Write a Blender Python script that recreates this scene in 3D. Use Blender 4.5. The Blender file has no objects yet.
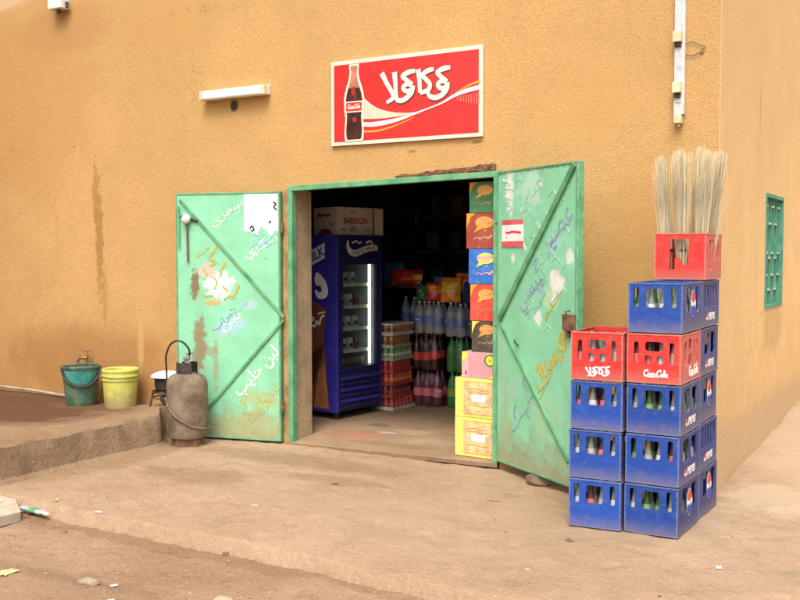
import bpy, bmesh, math, random
from mathutils import Matrix, Vector, noise
R = math.radians
rnd = random.Random(7)
SC = bpy.context.scene
COL = SC.collection

# ------------------------------------------------------------------ camera
F = 985.0
YAW, PITCH = R(30.652), R(2.732)
CP = Vector((1.498, -6.594, 1.6))
RZ = Matrix.Rotation(YAW, 3, 'Z')
def ray(px, py):
    x = px - 400; y = 300 - py
    return RZ @ Vector((x, F*math.cos(PITCH) + y*math.sin(PITCH), -F*math.sin(PITCH) + y*math.cos(PITCH)))
def atY(px, py, y=0.0):
    r = ray(px, py); return CP + r*((y - CP.y)/r.y)
def atX(px, py, x=0.0):
    r = ray(px, py); return CP + r*((x - CP.x)/r.x)
def atZ(px, py, z=0.0):
    r = ray(px, py); return CP + r*((z - CP.z)/r.z)
def on(M, px, py):                       # picture point -> local 2D point on a plane with frame M
    n = M.to_3x3().col[2]; o = M.translation
    r = ray(px, py); P = CP + r*((o - CP).dot(n)/r.dot(n))
    q = M.inverted() @ P
    return Vector((q.x, q.y))
cam = bpy.data.cameras.new('camera'); camo = bpy.data.objects.new('camera', cam); COL.objects.link(camo)
cam.sensor_width = 36; cam.lens = F/800*36; cam.clip_end = 2000; cam.clip_start = 0.05
camo.location = CP; camo.rotation_euler = (math.pi/2 - PITCH, 0, YAW)
SC.camera = camo

# ------------------------------------------------------------------ materials
class NT:
    def __init__(s, name):
        s.m = bpy.data.materials.new(name); s.m.use_nodes = True
        s.t = s.m.node_tree; s.n = s.t.nodes; s.b = s.n['Principled BSDF']
    def node(s, typ, **kw):
        n = s.n.new(typ)
        for k, v in kw.items(): setattr(n, k, v)
        return n
    def link(s, a, b): s.t.links.new(a, b)
    def val(s, sock, v):
        if hasattr(v, 'is_output'): s.link(v, sock)
        else: sock.default_value = v
    def math(s, op, a, b=0.0, c=0.0, clamp=False):
        n = s.node('ShaderNodeMath', operation=op, use_clamp=clamp)
        s.val(n.inputs[0], a); s.val(n.inputs[1], b)
        if op in ('MULTIPLY_ADD', 'SMOOTH_MIN'): s.val(n.inputs[2], c)
        return n.outputs[0]
    def ramp(s, v, lo, hi, a=0.0, b=1.0):
        n = s.node('ShaderNodeMapRange', interpolation_type='SMOOTHSTEP')
        s.val(n.inputs['Value'], v); n.inputs['From Min'].default_value = lo; n.inputs['From Max'].default_value = hi
        n.inputs['To Min'].default_value = a; n.inputs['To Max'].default_value = b
        return n.outputs[0]
    def mix(s, f, a, b, mode='MIX'):
        n = s.node('ShaderNodeMix', data_type='RGBA', blend_type=mode, clamp_factor=True)
        s.val(n.inputs[0], f)
        for i, v in ((6, a), (7, b)):
            if isinstance(v, tuple): v = (*v, 1.0) if len(v) == 3 else v
            s.val(n.inputs[i], v)
        return n.outputs[2]
    def noise(s, vec, scale, detail=4.0, rough=0.55):
        n = s.node('ShaderNodeTexNoise'); s.link(vec, n.inputs['Vector'])
        n.inputs['Scale'].default_value = scale; n.inputs['Detail'].default_value = detail; n.inputs['Roughness'].default_value = rough
        return n.outputs[0]
    def coords(s, rand=False):
        tc = s.node('ShaderNodeTexCoord').outputs['Object']
        if rand:
            oi = s.node('ShaderNodeObjectInfo').outputs['Random']
            cb = s.node('ShaderNodeCombineXYZ')
            s.link(s.math('MULTIPLY', oi, 37.0), cb.inputs[0]); s.link(s.math('MULTIPLY', oi, 11.0), cb.inputs[1])
            v = s.node('ShaderNodeVectorMath', operation='ADD'); s.link(tc, v.inputs[0]); s.link(cb.outputs[0], v.inputs[1])
            return v.outputs[0]
        return tc
    def mapped(s, vec, sx, sy, sz):
        v = s.node('ShaderNodeVectorMath', operation='MULTIPLY'); s.link(vec, v.inputs[0]); v.inputs[1].default_value = (sx, sy, sz)
        return v.outputs[0]
    def bump(s, h, strength, dist=0.01, prev=None):
        n = s.node('ShaderNodeBump'); s.val(n.inputs['Height'], h)
        n.inputs['Strength'].default_value = strength; n.inputs['Distance'].default_value = dist
        if prev is not None: s.link(prev, n.inputs['Normal'])
        s.link(n.outputs[0], s.b.inputs['Normal']); return n.outputs[0]
    def color(s, c): s.val(s.b.inputs['Base Color'], (*c, 1.0) if isinstance(c, tuple) else c)
    def rough(s, r): s.val(s.b.inputs['Roughness'], r)
    def stain(s, col, vec, items, axes=(0, 2)):
        sp = s.node('ShaderNodeSeparateXYZ'); s.link(vec, sp.inputs[0])
        X, Z = sp.outputs[axes[0]], sp.outputs[axes[1]]
        for (cx, cz, rx, rz, c, amt, nsc, namp) in items:
            dx = s.math('MULTIPLY', s.math('SUBTRACT', X, cx), 1/rx); dz = s.math('MULTIPLY', s.math('SUBTRACT', Z, cz), 1/rz)
            d = s.math('SQRT', s.math('ADD', s.math('MULTIPLY', dx, dx), s.math('MULTIPLY', dz, dz)))
            nn = s.noise(vec, nsc, 6.0, 0.7)
            v = s.math('ADD', d, s.math('MULTIPLY', s.math('SUBTRACT', nn, 0.5), namp))
            f = s.ramp(v, 0.55, 1.05, amt, 0.0)
            col = s.mix(f, col, c)
        return col

def worn(name, c, rough=0.6, var=0.25, dust=0.0, dustc=(0.42, 0.31, 0.19), metal=0.0, scale=9.0, bump=0.15, spec=0.5, rand=True, streak=None):
    m = NT(name); v = m.coords(rand)
    n1 = m.noise(v, scale, 5.0, 0.6); n2 = m.noise(v, scale*6, 4.0, 0.6)
    dark = tuple(x*(1-var) for x in c); light = tuple(min(1, x*(1+var*0.6)) for x in c)
    col = m.mix(m.ramp(n1, 0.3, 0.7), dark, light)
    if dust:
        k = m.math('MULTIPLY', m.ramp(m.math('ADD', m.math('MULTIPLY', n1, 0.5), m.math('MULTIPLY', n2, 0.5)), 0.42, 0.68), dust)
        col = m.mix(k, col, dustc)
    m.color(col); m.rough(m.ramp(n2, 0.2, 0.8, max(0.05, rough-0.12), min(1, rough+0.12)))
    m.b.inputs['Metallic'].default_value = metal
    m.b.inputs['Specular IOR Level'].default_value = spec
    if bump: m.bump(m.math('ADD', n1, n2), bump, 0.004)
    return m.m
def plain(name, c, rough=0.5, metal=0.0, spec=0.5):
    return worn(name, c, rough, 0.10, metal=metal, bump=0.04, spec=spec)
def emit(name, c, st):
    m = NT(name); m.color(c); m.b.inputs['Emission Color'].default_value = (*c, 1); m.b.inputs['Emission Strength'].default_value = st
    return m.m
def glass(name, c, rough=0.05, tint=0.6):
    m = NT(name); v = m.coords(True)
    n = m.noise(v, 30.0)
    m.b.inputs['Base Color'].default_value = (*c, 1); m.rough(m.ramp(n, 0.3, 0.7, rough, rough+0.12))
    m.b.inputs['Transmission Weight'].default_value = tint; m.b.inputs['IOR'].default_value = 1.45
    return m.m
def pane_glass(name, c=(0.9, 0.95, 0.95)):
    m = NT(name)
    out = m.n['Material Output']
    tr = m.node('ShaderNodeBsdfTransparent'); tr.inputs[0].default_value = (*c, 1)
    gl = m.node('ShaderNodeBsdfGlossy'); gl.inputs['Roughness'].default_value = 0.03
    fr = m.node('ShaderNodeLayerWeight'); fr.inputs[0].default_value = 0.5
    mx = m.node('ShaderNodeMixShader'); m.link(m.math('MULTIPLY_ADD', m.math('POWER', fr.outputs['Facing'], 5.0), 0.5, 0.04), mx.inputs[0]); m.link(tr.outputs[0], mx.inputs[1]); m.link(gl.outputs[0], mx.inputs[2])
    m.link(mx.outputs[0], out.inputs[0]); return m.m

# ochre roughcast on the facade
def plaster(name, stains, axes, tone=1.0, pink=0.0):
    m = NT(name); v = m.coords()
    base = (0.56*tone, (0.338 + 0.03*pink)*tone, (0.130 + 0.035*pink)*tone)
    n0 = m.noise(v, 0.45, 3.0, 0.5); n1 = m.noise(v, 2.6, 6.0, 0.62); n2 = m.noise(v, 62.0, 5.0, 0.7)
    vo = m.node('ShaderNodeTexVoronoi', feature='F1'); m.link(v, vo.inputs['Vector']); vo.inputs['Scale'].default_value = 105.0
    vo2 = m.node('ShaderNodeTexVoronoi', feature='F1'); m.link(v, vo2.inputs['Vector']); vo2.inputs['Scale'].default_value = 210.0
    col = m.mix(m.ramp(n0, 0.3, 0.7), tuple(x*0.90 for x in base), tuple(x*1.06 for x in base))
    col = m.mix(m.ramp(n1, 0.35, 0.75, 0.0, 0.5), col, tuple(x*0.80 for x in base))
    col = m.mix(m.ramp(n2, 0.45, 0.72, 0.0, 0.42), col, (base[0]*1.22, base[1]*1.32, base[2]*1.7))
    col = m.mix(m.ramp(vo.outputs['Distance'], 0.35, 0.75, 0.0, 0.42), col, tuple(x*0.58 for x in base))
    # rain streaks and dirt rising from the ground
    st = m.noise(m.mapped(v, 9.0, 9.0, 0.35), 1.0, 5.0, 0.6)
    col = m.mix(m.ramp(st, 0.56, 0.80, 0.0, 0.22), col, (0.33, 0.17, 0.055))
    sp = m.node('ShaderNodeSeparateXYZ'); m.link(v, sp.inputs[0])
    low = m.math('ADD', sp.outputs[2], m.math('MULTIPLY', m.math('SUBTRACT', m.noise(v, 3.4, 6.0, 0.68), 0.5), 1.5))
    col = m.mix(m.ramp(low, 0.20, 1.25, 0.58 - 0.40*pink, 0.0), col, (0.36, 0.175, 0.060))
    col = m.stain(col, v, stains, axes)
    m.color(col); m.rough(0.93); m.b.inputs['Specular IOR Level'].default_value = 0.15
    h = m.math('ADD', m.math('MULTIPLY', vo.outputs['Distance'], -0.9), m.math('MULTIPLY', n2, 0.9))
    h = m.math('ADD', h, m.math('MULTIPLY', vo2.outputs['Distance'], -0.45))
    # trowel sweeps and a few hairline cracks
    tw = m.noise(m.mapped(v, 1.6, 1.6, 4.5), 1.0, 4.0, 0.55)
    ck = m.node('ShaderNodeTexVoronoi', feature='DISTANCE_TO_EDGE'); wv = m.node('ShaderNodeVectorMath', operation='ADD'); m.link(v, wv.inputs[0])
    cbx = m.node('ShaderNodeCombineXYZ')
    for q in range(3): m.link(m.math('MULTIPLY', m.noise(m.mapped(v, 1+0.1*q, 1, 1.1), 5.0+q, 5.0, 0.6), 0.5), cbx.inputs[q])
    m.link(cbx.outputs[0], wv.inputs[1]); m.link(wv.outputs[0], ck.inputs['Vector']); ck.inputs['Scale'].default_value = 0.75
    cf = m.math('MULTIPLY', m.ramp(ck.outputs['Distance'], 0.0, 0.0045, 1.0, 0.0), m.ramp(m.noise(v, 0.8, 3.0, 0.5), 0.52, 0.62))
    m.color(m.mix(m.math('MULTIPLY', cf, 0.45), col, (0.22, 0.115, 0.04)))
    h = m.math('ADD', m.math('ADD', h, m.math('MULTIPLY', tw, 2.6)), m.math('MULTIPLY', cf, -1.5))
    m.bump(h, 0.42, 0.0038); return m.m

def sand(name, c1, c2, spots, sc=1.0, bump=0.7):
    m = NT(name); v = m.coords()
    n0 = m.noise(v, 0.7*sc, 4.0, 0.55); n1 = m.noise(v, 4.5*sc, 6.0, 0.65); n2 = m.noise(v, 46.0, 5.0, 0.7); n3 = m.noise(v, 150.0, 3.0, 0.7)
    col = m.mix(m.ramp(n0, 0.32, 0.68), c1, c2)
    col = m.mix(m.ramp(n1, 0.42, 0.74, 0.0, 0.55), col, tuple(x*0.74 for x in c1))
    col = m.mix(m.ramp(n2, 0.50, 0.72, 0.0, 0.50), col, tuple(min(1, x*1.35) for x in c2))
    col = m.mix(m.ramp(n2, 0.47, 0.30, 0.0, 0.50), col, tuple(x*0.66 for x in c1))
    col = m.mix(m.ramp(n3, 0.57, 0.74, 0.0, 0.6), col, tuple(x*0.45 for x in c1))
    n4 = m.noise(v, 16.0, 5.0, 0.7); col = m.mix(m.ramp(n4, 0.58, 0.74, 0.0, 0.45), col, tuple(x*0.68 for x in c1))
    col = m.stain(col, v, spots, (0, 1))
    m.color(col); m.rough(0.96); m.b.inputs['Specular IOR Level'].default_value = 0.1
    h = m.math('ADD', m.math('MULTIPLY', n1, 1.2), m.math('ADD', m.math('MULTIPLY', n2, 0.5), m.math('MULTIPLY', n3, 0.2)))
    m.bump(m.math('ADD', h, m.math('MULTIPLY', n4, 0.8)), bump, 0.026); return m.m

# ------------------------------------------------------------------ mesh builder
def fr(o, x, y):
    x = Vector(x).normalized(); y = Vector(y).normalized(); z = x.cross(y)
    M = Matrix.Identity(4)
    for i in range(3): M[i][0], M[i][1], M[i][2], M[i][3] = x[i], y[i], z[i], o[i]
    return M
ID = Matrix.Identity(4)
class MB:
    def __init__(s): s.v = []; s.f = []; s.mi = []; s.sm = []; s.k = 0
    def add(s, verts, faces, M=None, mi=0, smooth=False):
        o = len(s.v)
        s.v += [(M @ Vector(p)) if M is not None else Vector(p) for p in verts]
        s.f += [tuple(o+i for i in f) for f in faces]; s.mi += [mi]*len(faces); s.sm += [smooth]*len(faces)
        return s
    def box(s, a, b, M=None, mi=0, taper=0.0):
        x0, y0, z0 = a; x1, y1, z1 = b; t = taper
        vs = [(x0+t, y0+t, z0), (x1-t, y0+t, z0), (x1-t, y1-t, z0), (x0+t, y1-t, z0), (x0, y0, z1), (x1, y0, z1), (x1, y1, z1), (x0, y1, z1)]
        return s.add(vs, [(3, 2, 1, 0), (4, 5, 6, 7), (0, 1, 5, 4), (1, 2, 6, 5), (2, 3, 7, 6), (3, 0, 4, 7)], M, mi)
    def bar(s, p, q, w, h, M=None, mi=0, up=(0, 0, 1)):
        p = Vector(p); q = Vector(q); d = (q-p); L = d.length; d.normalize(); u = Vector(up)
        sd = d.cross(u).normalized(); u = sd.cross(d)
        vs = []
        for t in (p, q):
            for a, b in ((-1, -1), (1, -1), (1, 1), (-1, 1)): vs.append(t + sd*a*w/2 + u*b*h/2)
        return s.add(vs, [(0, 3, 2, 1), (4, 5, 6, 7), (0, 1, 5, 4), (1, 2, 6, 5), (2, 3, 7, 6), (3, 0, 4, 7)], M, mi)
    def tube(s, pts, r, seg=8, M=None, mi=0, cap=True):
        pts = [Vector(p) for p in pts]; n = len(pts)
        rr = r if isinstance(r, (list, tuple)) else [r]*n
        vs = []; ref = None
        for i, p in enumerate(pts):
            d = (pts[min(i+1, n-1)] - pts[max(i-1, 0)]).normalized()
            if ref is None: ref = Vector((0, 0, 1)) if abs(d.z) < 0.9 else Vector((1, 0, 0))
            a = d.cross(ref).normalized(); b = a.cross(d).normalized(); ref = b
            for k in range(seg):
                t = 2*math.pi*k/seg; vs.append(p + (a*math.cos(t) + b*math.sin(t))*rr[i])
        fs = [(i*seg+k, i*seg+(k+1) % seg, (i+1)*seg+(k+1) % seg, (i+1)*seg+k) for i in range(n-1) for k in range(seg)]
        if cap: fs += [tuple(range(seg-1, -1, -1)), tuple((n-1)*seg+k for k in range(seg))]
        return s.add(vs, fs, M, mi, True)
    def lathe(s, prof, seg=24, M=None, mi=0, cap0=True, cap1=True, jit=0.0):
        vs = []
        for r, z in prof:
            for k in range(seg):
                t = 2*math.pi*k/seg; q = r*(1 + jit*noise.noise(Vector((math.cos(t)*2, math.sin(t)*2, z*6))))
                vs.append((q*math.cos(t), q*math.sin(t), z))
        n = len(prof)
        fs = [(i*seg+k, i*seg+(k+1) % seg, (i+1)*seg+(k+1) % seg, (i+1)*seg+k) for i in range(n-1) for k in range(seg)]
        if cap0: fs.append(tuple(range(seg-1, -1, -1)))
        if cap1: fs.append(tuple((n-1)*seg+k for k in range(seg)))
        return s.add(vs, fs, M, mi, True)
    def mesh(s, me, M=None, mi=0):
        s.add([v.co.copy() for v in me.vertices], [tuple(p.vertices) for p in me.polygons], M, mi); bpy.data.meshes.remove(me); return s
    def shape(s, loops, th, M=None, mi=0, z0=0.0):     # outline with holes, extruded th along +z from z0
        return s.mesh(curve_mesh(loops, th), (M or ID) @ Matrix.Translation((0, 0, z0 + th/2)), mi)
    def text(s, body, size, th=0.003, M=None, mi=0, z0=0.0, bold=0.0, width=None, height=None, center=True, space=1.0, shear=0.0):
        me = text_mesh(body, size, th, bold, space, shear)
        xs = [v.co.x for v in me.vertices]; ys = [v.co.y for v in me.vertices]
        w = max(xs)-min(xs); h = max(ys)-min(ys)
        sx = (width/w) if width else 1.0; sy = (height/h) if height else sx
        if height and not width: sx = sy
        c = Matrix.Translation((-(min(xs)+max(xs))/2, -(min(ys)+max(ys))/2, 0)) if center else Matrix.Translation((-min(xs), 0, 0))
        return s.mesh(me, (M or ID) @ Matrix.Translation((0, 0, z0 + th/2)) @ Matrix.Diagonal((sx, sy, 1, 1)) @ c, mi)
    def stroke(s, pts, w, th=0.002, M=None, mi=0, z0=0.0, smooth=True, jit=0.0):
        pts = [Vector(p[:2]) for p in pts]
        if smooth and len(pts) > 2: pts = spline(pts, 6)
        n = len(pts); ws = w if isinstance(w, (list, tuple)) else None
        s.k += 1; lift = 0.00008*(s.k % 7)
        vs = []
        for i, p in enumerate(pts):
            d = (pts[min(i+1, n-1)] - pts[max(i-1, 0)]);
            d = d.normalized() if d.length > 1e-9 else Vector((1, 0)); nn = Vector((-d.y, d.x))
            if ws:
                t = i/(n-1)*(len(ws)-1); k = min(int(t), len(ws)-2); ww = ws[k] + (ws[k+1]-ws[k])*(t-k)
            else: ww = w
            ww *= 1 + (jit*rnd.uniform(-1, 1) if jit else 0)
            a = p + nn*ww/2; b = p - nn*ww/2
            zt = z0 + th + lift + 0.000025*i
            vs += [(a.x, a.y, z0), (b.x, b.y, z0), (a.x, a.y, zt), (b.x, b.y, zt)]
        fs = []
        for i in range(n-1):
            o = i*4; q = o+4
            fs += [(o+2, o+3, q+3, q+2), (o, o+2, q+2, q), (o+3, o+1, q+1, q+3)]
        fs += [(0, 1, 3, 2), (4*n-4, 4*n-2, 4*n-1, 4*n-3)]
        return s.add(vs, fs, M, mi)
    def blob(s, c, r, M=None, mi=0, seed=0.0, amp=0.25, flat=1.0, sub=2, freq=1.3):
        bm = bmesh.new(); bmesh.ops.create_icosphere(bm, subdivisions=sub, radius=1.0)
        vs = []
        for v in bm.verts:
            d = v.co.normalized(); k = 1 + amp*noise.noise(d*freq + Vector((seed, seed*1.7, 3.1)))
            vs.append((c[0]+d.x*k*r[0], c[1]+d.y*k*r[1], c[2]+d.z*k*r[2]))
        fs = [tuple(v.index for v in f.verts) for f in bm.faces]; bm.free()
        return s.add(vs, fs, M, mi, True)
    def build(s, name, mats, parent=None, loc=None, bevel=0.0, seg=2, angle=40):
        me = bpy.data.meshes.new(name); me.from_pydata([tuple(v) for v in s.v], [], s.f)
        if not isinstance(mats, (list, tuple)): mats = [mats]
        for m in mats: me.materials.append(m)
        for p, i, sm in zip(me.polygons, s.mi, s.sm): p.material_index = i; p.use_smooth = sm
        bm = bmesh.new(); bm.from_mesh(me); bmesh.ops.recalc_face_normals(bm, faces=bm.faces); bm.to_mesh(me); bm.free()
        if any(s.sm): me.set_sharp_from_angle(angle=R(angle))
        me.update()
        o = bpy.data.objects.new(name, me); COL.objects.link(o)
        if parent is not None: o.parent = parent
        if loc is not None: o.location = loc
        if bevel:
            b = o.modifiers.new('bevel', 'BEVEL'); b.width = bevel; b.segments = seg; b.limit_method = 'ANGLE'; b.angle_limit = R(45)
        return o
def spline(p, k):
    out = []
    for i in range(len(p)-1):
        a, b, c, d = p[max(i-1, 0)], p[i], p[i+1], p[min(i+2, len(p)-1)]
        for j in range(k):
            t = j/k
            out.append(0.5*((2*b) + (c-a)*t + (2*a-5*b+4*c-d)*t*t + (3*b-a-3*c+d)*t**3))
    out.append(p[-1]); return out
def curve_mesh(loops, th):
    cu = bpy.data.curves.new('c', 'CURVE'); cu.dimensions = '2D'; cu.fill_mode = 'BOTH'; cu.extrude = th/2
    for lp in loops:
        sp = cu.splines.new('POLY'); sp.points.add(len(lp)-1); sp.use_cyclic_u = True
        for q, p in zip(sp.points, lp): q.co = (p[0], p[1], 0, 1)
    ob = bpy.data.objects.new('c', cu); COL.objects.link(ob)
    bpy.context.view_layer.update()
    me = bpy.data.meshes.new_from_object(ob.evaluated_get(bpy.context.evaluated_depsgraph_get()))
    bpy.data.objects.remove(ob); bpy.data.curves.remove(cu); return me
GLYPH = [bpy.data.materials.new('glyph_even'), bpy.data.materials.new('glyph_odd')]
def text_mesh(body, size, th, bold, space, shear):
    cu = bpy.data.curves.new('t', 'FONT'); cu.body = body; cu.size = size; cu.extrude = th/2; cu.offset = bold; cu.space_character = space; cu.shear = shear
    cu.resolution_u = 4
    for q in range(2): cu.materials.append(GLYPH[q])
    if any(ord(ch) > 0x500 for ch in body):
        for q, ch in enumerate(body): cu.body_format[q].material_index = q % 2
    ob = bpy.data.objects.new('t', cu); COL.objects.link(ob); bpy.context.view_layer.update()
    me = bpy.data.meshes.new_from_object(ob.evaluated_get(bpy.context.evaluated_depsgraph_get()))
    up = set()
    for p in me.polygons:
        if p.material_index == 1: up.update(p.vertices)
    for i in up: me.vertices[i].co.z += th*0.3
    bpy.data.objects.remove(ob); bpy.data.curves.remove(cu); return me
def rrect(x0, y0, x1, y1, r=0.01, k=4):
    out = []
    for cx, cy, a in ((x1-r, y0+r, -90), (x1-r, y1-r, 0), (x0+r, y1-r, 90), (x0+r, y0+r, 180)):
        for i in range(k+1):
            t = R(a + 90*i/k); out.append((cx + r*math.cos(t), cy + r*math.sin(t)))
    return out
def rect(x0, y0, x1, y1): return [(x0, y0), (x1, y0), (x1, y1), (x0, y1)]
def ellipse(cx, cy, rx, ry, n=24, a0=0, a1=360):
    return [(cx + rx*math.cos(R(a0+(a1-a0)*i/n)), cy + ry*math.sin(R(a0+(a1-a0)*i/n))) for i in range(n + (0 if a1-a0 == 360 else 1))]
def ar(s): return s[::-1]                # right-to-left writing laid out for a left-to-right text object
COLA_AR = ar('\uFEDB\uFEEE\uFEDB\uFE8E\uFEDB\uFEEE\uFEFB')

def empty(name, loc=(0, 0, 0), rz=0.0, parent=None):
    o = bpy.data.objects.new(name, None); o.empty_display_size = 0.1; COL.objects.link(o); o.location = loc; o.rotation_euler = (0, 0, rz)
    if parent is not None: o.parent = parent
    return o
def tag(o, label=None, cat=None, group=None, kind=None):
    if label: o['label'] = label
    if cat: o['category'] = cat
    if group: o['group'] = group
    if kind: o['kind'] = kind
    return o
def thing(name, label, cat, loc=(0, 0, 0), rz=0.0, group=None):
    return tag(empty(name, loc, rz), label, cat, group)
def copy_tree(o, parent=None):
    c = o.copy(); COL.objects.link(c)
    if parent is not None: c.parent = parent
    for ch in list(o.children): copy_tree(ch, c)
    return c
FAC = fr((0, 0, 0), (1, 0, 0), (0, 0, 1))           # facade: local x = world x, local y = world z, z = out of the wall

# ------------------------------------------------------------------ palette
M_green = None
M_frame = worn('green_frame_paint', (0.12, 0.40, 0.20), 0.55, 0.35, 0.5, (0.20, 0.13, 0.07), scale=7)
M_brace = worn('green_brace_paint', (0.11, 0.36, 0.17), 0.55, 0.4, 0.35, (0.22, 0.16, 0.08), scale=6)
M_rust = worn('rust', (0.16, 0.08, 0.045), 0.85, 0.5, 0.5, (0.28, 0.15, 0.08), scale=14, bump=0.5)
M_white = worn('white_paint', (0.78, 0.77, 0.73), 0.5, 0.15, 0.3, (0.60, 0.50, 0.36), scale=8)
M_cream = worn('cream_plastic', (0.70, 0.60, 0.36), 0.5, 0.2, 0.3, scale=10)
M_dark = worn('dark_metal', (0.035, 0.03, 0.027), 0.55, 0.4, 0.3, (0.14, 0.10, 0.07), scale=20)
M_black = plain('black_rubber', (0.012, 0.012, 0.014), 0.45)
M_ink_red = plain('red_print', (0.72, 0.035, 0.03), 0.45)
M_ink_cream = plain('cream_print', (0.82, 0.78, 0.62), 0.5)
M_ink_white = plain('white_print', (0.80, 0.79, 0.76), 0.5)
M_ink_black = plain('black_print', (0.02, 0.015, 0.015), 0.5)
M_ink_orange = plain('orange_print', (0.80, 0.33, 0.04), 0.5)
M_ink_yellow = plain('yellow_print', (0.85, 0.66, 0.08), 0.5)
M_ink_navy = plain('navy_print', (0.03, 0.05, 0.30), 0.5)
M_ink_pink = plain('pink_print', (0.80, 0.30, 0.36), 0.5)
M_ink_maroon = plain('maroon_print', (0.28, 0.02, 0.03), 0.5)
M_ink_grey = plain('grey_print', (0.42, 0.40, 0.36), 0.5)

# ------------------------------------------------------------------ ground
def n2(x, y, s, seed=0.0): return noise.fractal(Vector((x*s, y*s, seed)), 0.9, 2.1, 4)
def edge_y(x): return -2.36 - 0.027*(x+4.1) + 0.035*n2(x, 0, 1.3, 4) + 0.012*n2(x, 0, 7, 9)
_r = random.Random(21)
DENTS = [(_r.uniform(-4.2, 1.4), _r.uniform(-2.3, -0.1), _r.uniform(0, 3.14), _r.uniform(0.03, 0.07), _r.uniform(1.2, 2.4), _r.uniform(0.004, 0.011)) for _ in range(150)]
def dents(x, y):
    h = 0.0
    for cx, cy, a, r, e, d in DENTS:
        dx, dy = x-cx, y-cy
        if abs(dx) > 0.3 or abs(dy) > 0.3: continue
        u = (dx*math.cos(a) + dy*math.sin(a))/(r*e); v = (-dx*math.sin(a) + dy*math.cos(a))/r; q = u*u + v*v
        if q < 6: h += d*(-math.exp(-q) + 0.55*math.exp(-(q-1.6)**2))
    return h
def ground_h(x, y):
    return base_h(x, y) + (0.0 if (-0.66 < x < 0.16 and -1.3 < y < 0) else dents(x, y))
def base_h(x, y):
    h = 0.010*n2(x, y, 0.9, 1) + 0.007*n2(x, y, 3.2, 2) + 0.005*n2(x, y, 10, 3)
    if x > -0.4:
        t = max(0.0, y)
        h += (0.015*t + 0.0075*t*t) * (1 + 0.2*n2(x, y, 1.1, 7))
        h += 0.040*math.exp(-(x/0.30)**2)*max(0.0, min(1.0, y/0.9)) * (1 + 0.5*n2(x, y, 2.3, 8))
    return h
def grid(name, xs, ys, hf, mat, skip=None, skirt=None):
    idx = {}; vs = []; fs = []
    for j, y in enumerate(ys):
        for i, x in enumerate(xs):
            idx[i, j] = len(vs); vs.append(hf(x, y))
    for j in range(len(ys)-1):
        for i in range(len(xs)-1):
            if skip and skip((xs[i]+xs[i+1])/2, (ys[j]+ys[j+1])/2): continue
            fs.append((idx[i, j], idx[i+1, j], idx[i+1, j+1], idx[i, j+1]))
    mb = MB(); mb.add(vs, fs, smooth=True); return mb
def steps(a, b, s): n = max(1, round((b-a)/s)); return [a + (b-a)*i/n for i in range(n+1)]

M_pave = sand('pale_sandy_cement', (0.345, 0.230, 0.142), (0.415, 0.288, 0.186), [
    (-0.6, -1.0, 0.55, 0.9, (0.33, 0.225, 0.14), 0.5, 3, 1.0), (-3.0, -0.5, 1.2, 0.25, (0.23, 0.145, 0.08), 0.5, 4, 1.2),
    (-4.3, -1.2, 0.35, 1.2, (0.22, 0.14, 0.08), 0.6, 4, 1.0), (0.45, 0.1, 0.5, 0.5, (0.52, 0.40, 0.275), 0.6, 4, 1.8), (0.6, 2.5, 0.9, 2.6, (0.47, 0.345, 0.225), 0.7, 2, 0.9), (-1.9, -1.5, 0.8, 0.3, (0.37, 0.26, 0.16), 0.5, 3, 1.5),
    (-1.18, -0.9, 0.06, 0.03, (0.14, 0.09, 0.055), 0.6, 8, 1.0), (-3.4, -1.3, 0.6, 0.25, (0.225, 0.14, 0.08), 0.5, 5, 2.0), (-0.9, -1.9, 0.9, 0.2, (0.36, 0.25, 0.155), 0.5, 4, 1.8), (-2.4, -0.9, 0.5, 0.15, (0.225, 0.145, 0.085), 0.5, 6, 2.0)], 1.0)
M_dirt = sand('reddish_street_dirt', (0.300, 0.184, 0.112), (0.365, 0.240, 0.150), [
    (-2.6, -2.47, 2.4, 0.09, (0.215, 0.122, 0.070), 0.5, 5, 2.2), (-3.9, -2.4, 0.5, 0.25, (0.21, 0.11, 0.06), 0.5, 4, 1.2), (-2.7, -3.2, 0.6, 0.3, (0.30, 0.19, 0.115), 0.5, 3, 1.5)], 1.3, 0.9)
xs = steps(-4.75, 1.6, 0.026) + steps(1.8, 12.0, 0.3)
ys = []
def pave_pt(x, t):                        # t 0..1 spans front edge -> facade, >1 beyond
    y0 = edge_y(x); return y0 + (0.0 - y0)*t
tsx = [0.0] + [0.006, 0.016] + steps(0.028, 1.0, 0.011)
vs, fs = [], []
W = len(xs); T = len(tsx)
for t in [-1] + tsx:
    for x in xs:
        if t == -1: vs.append((x, edge_y(x) - 0.035 + 0.02*n2(x, 3, 3, 2), -0.13))
        else:
            y = pave_pt(x, t); d = y - edge_y(x)
            vs.append((x, y, ground_h(x, y) - 0.010*max(0.0, 1 - d/0.02)))
for j in range(T):
    for i in range(W-1): fs.append((j*W+i, j*W+i+1, (j+1)*W+i+1, (j+1)*W+i))
mb = MB(); mb.add(vs, fs, smooth=True)
x2 = steps(0.0, 1.2, 0.06) + steps(1.4, 12.0, 0.35); y2 = steps(0.0, 5.0, 0.08) + steps(5.5, 40.0, 1.5)
vs = [(x, y, ground_h(x, min(y, 5.5))) for y in y2 for x in x2]
fs = [(j*len(x2)+i, j*len(x2)+i+1, (j+1)*len(x2)+i+1, (j+1)*len(x2)+i) for j in range(len(y2)-1) for i in range(len(x2)-1)]
mb.add(vs, fs, smooth=True)
tag(mb.build('pavement', M_pave, angle=180), kind='structure')
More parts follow.
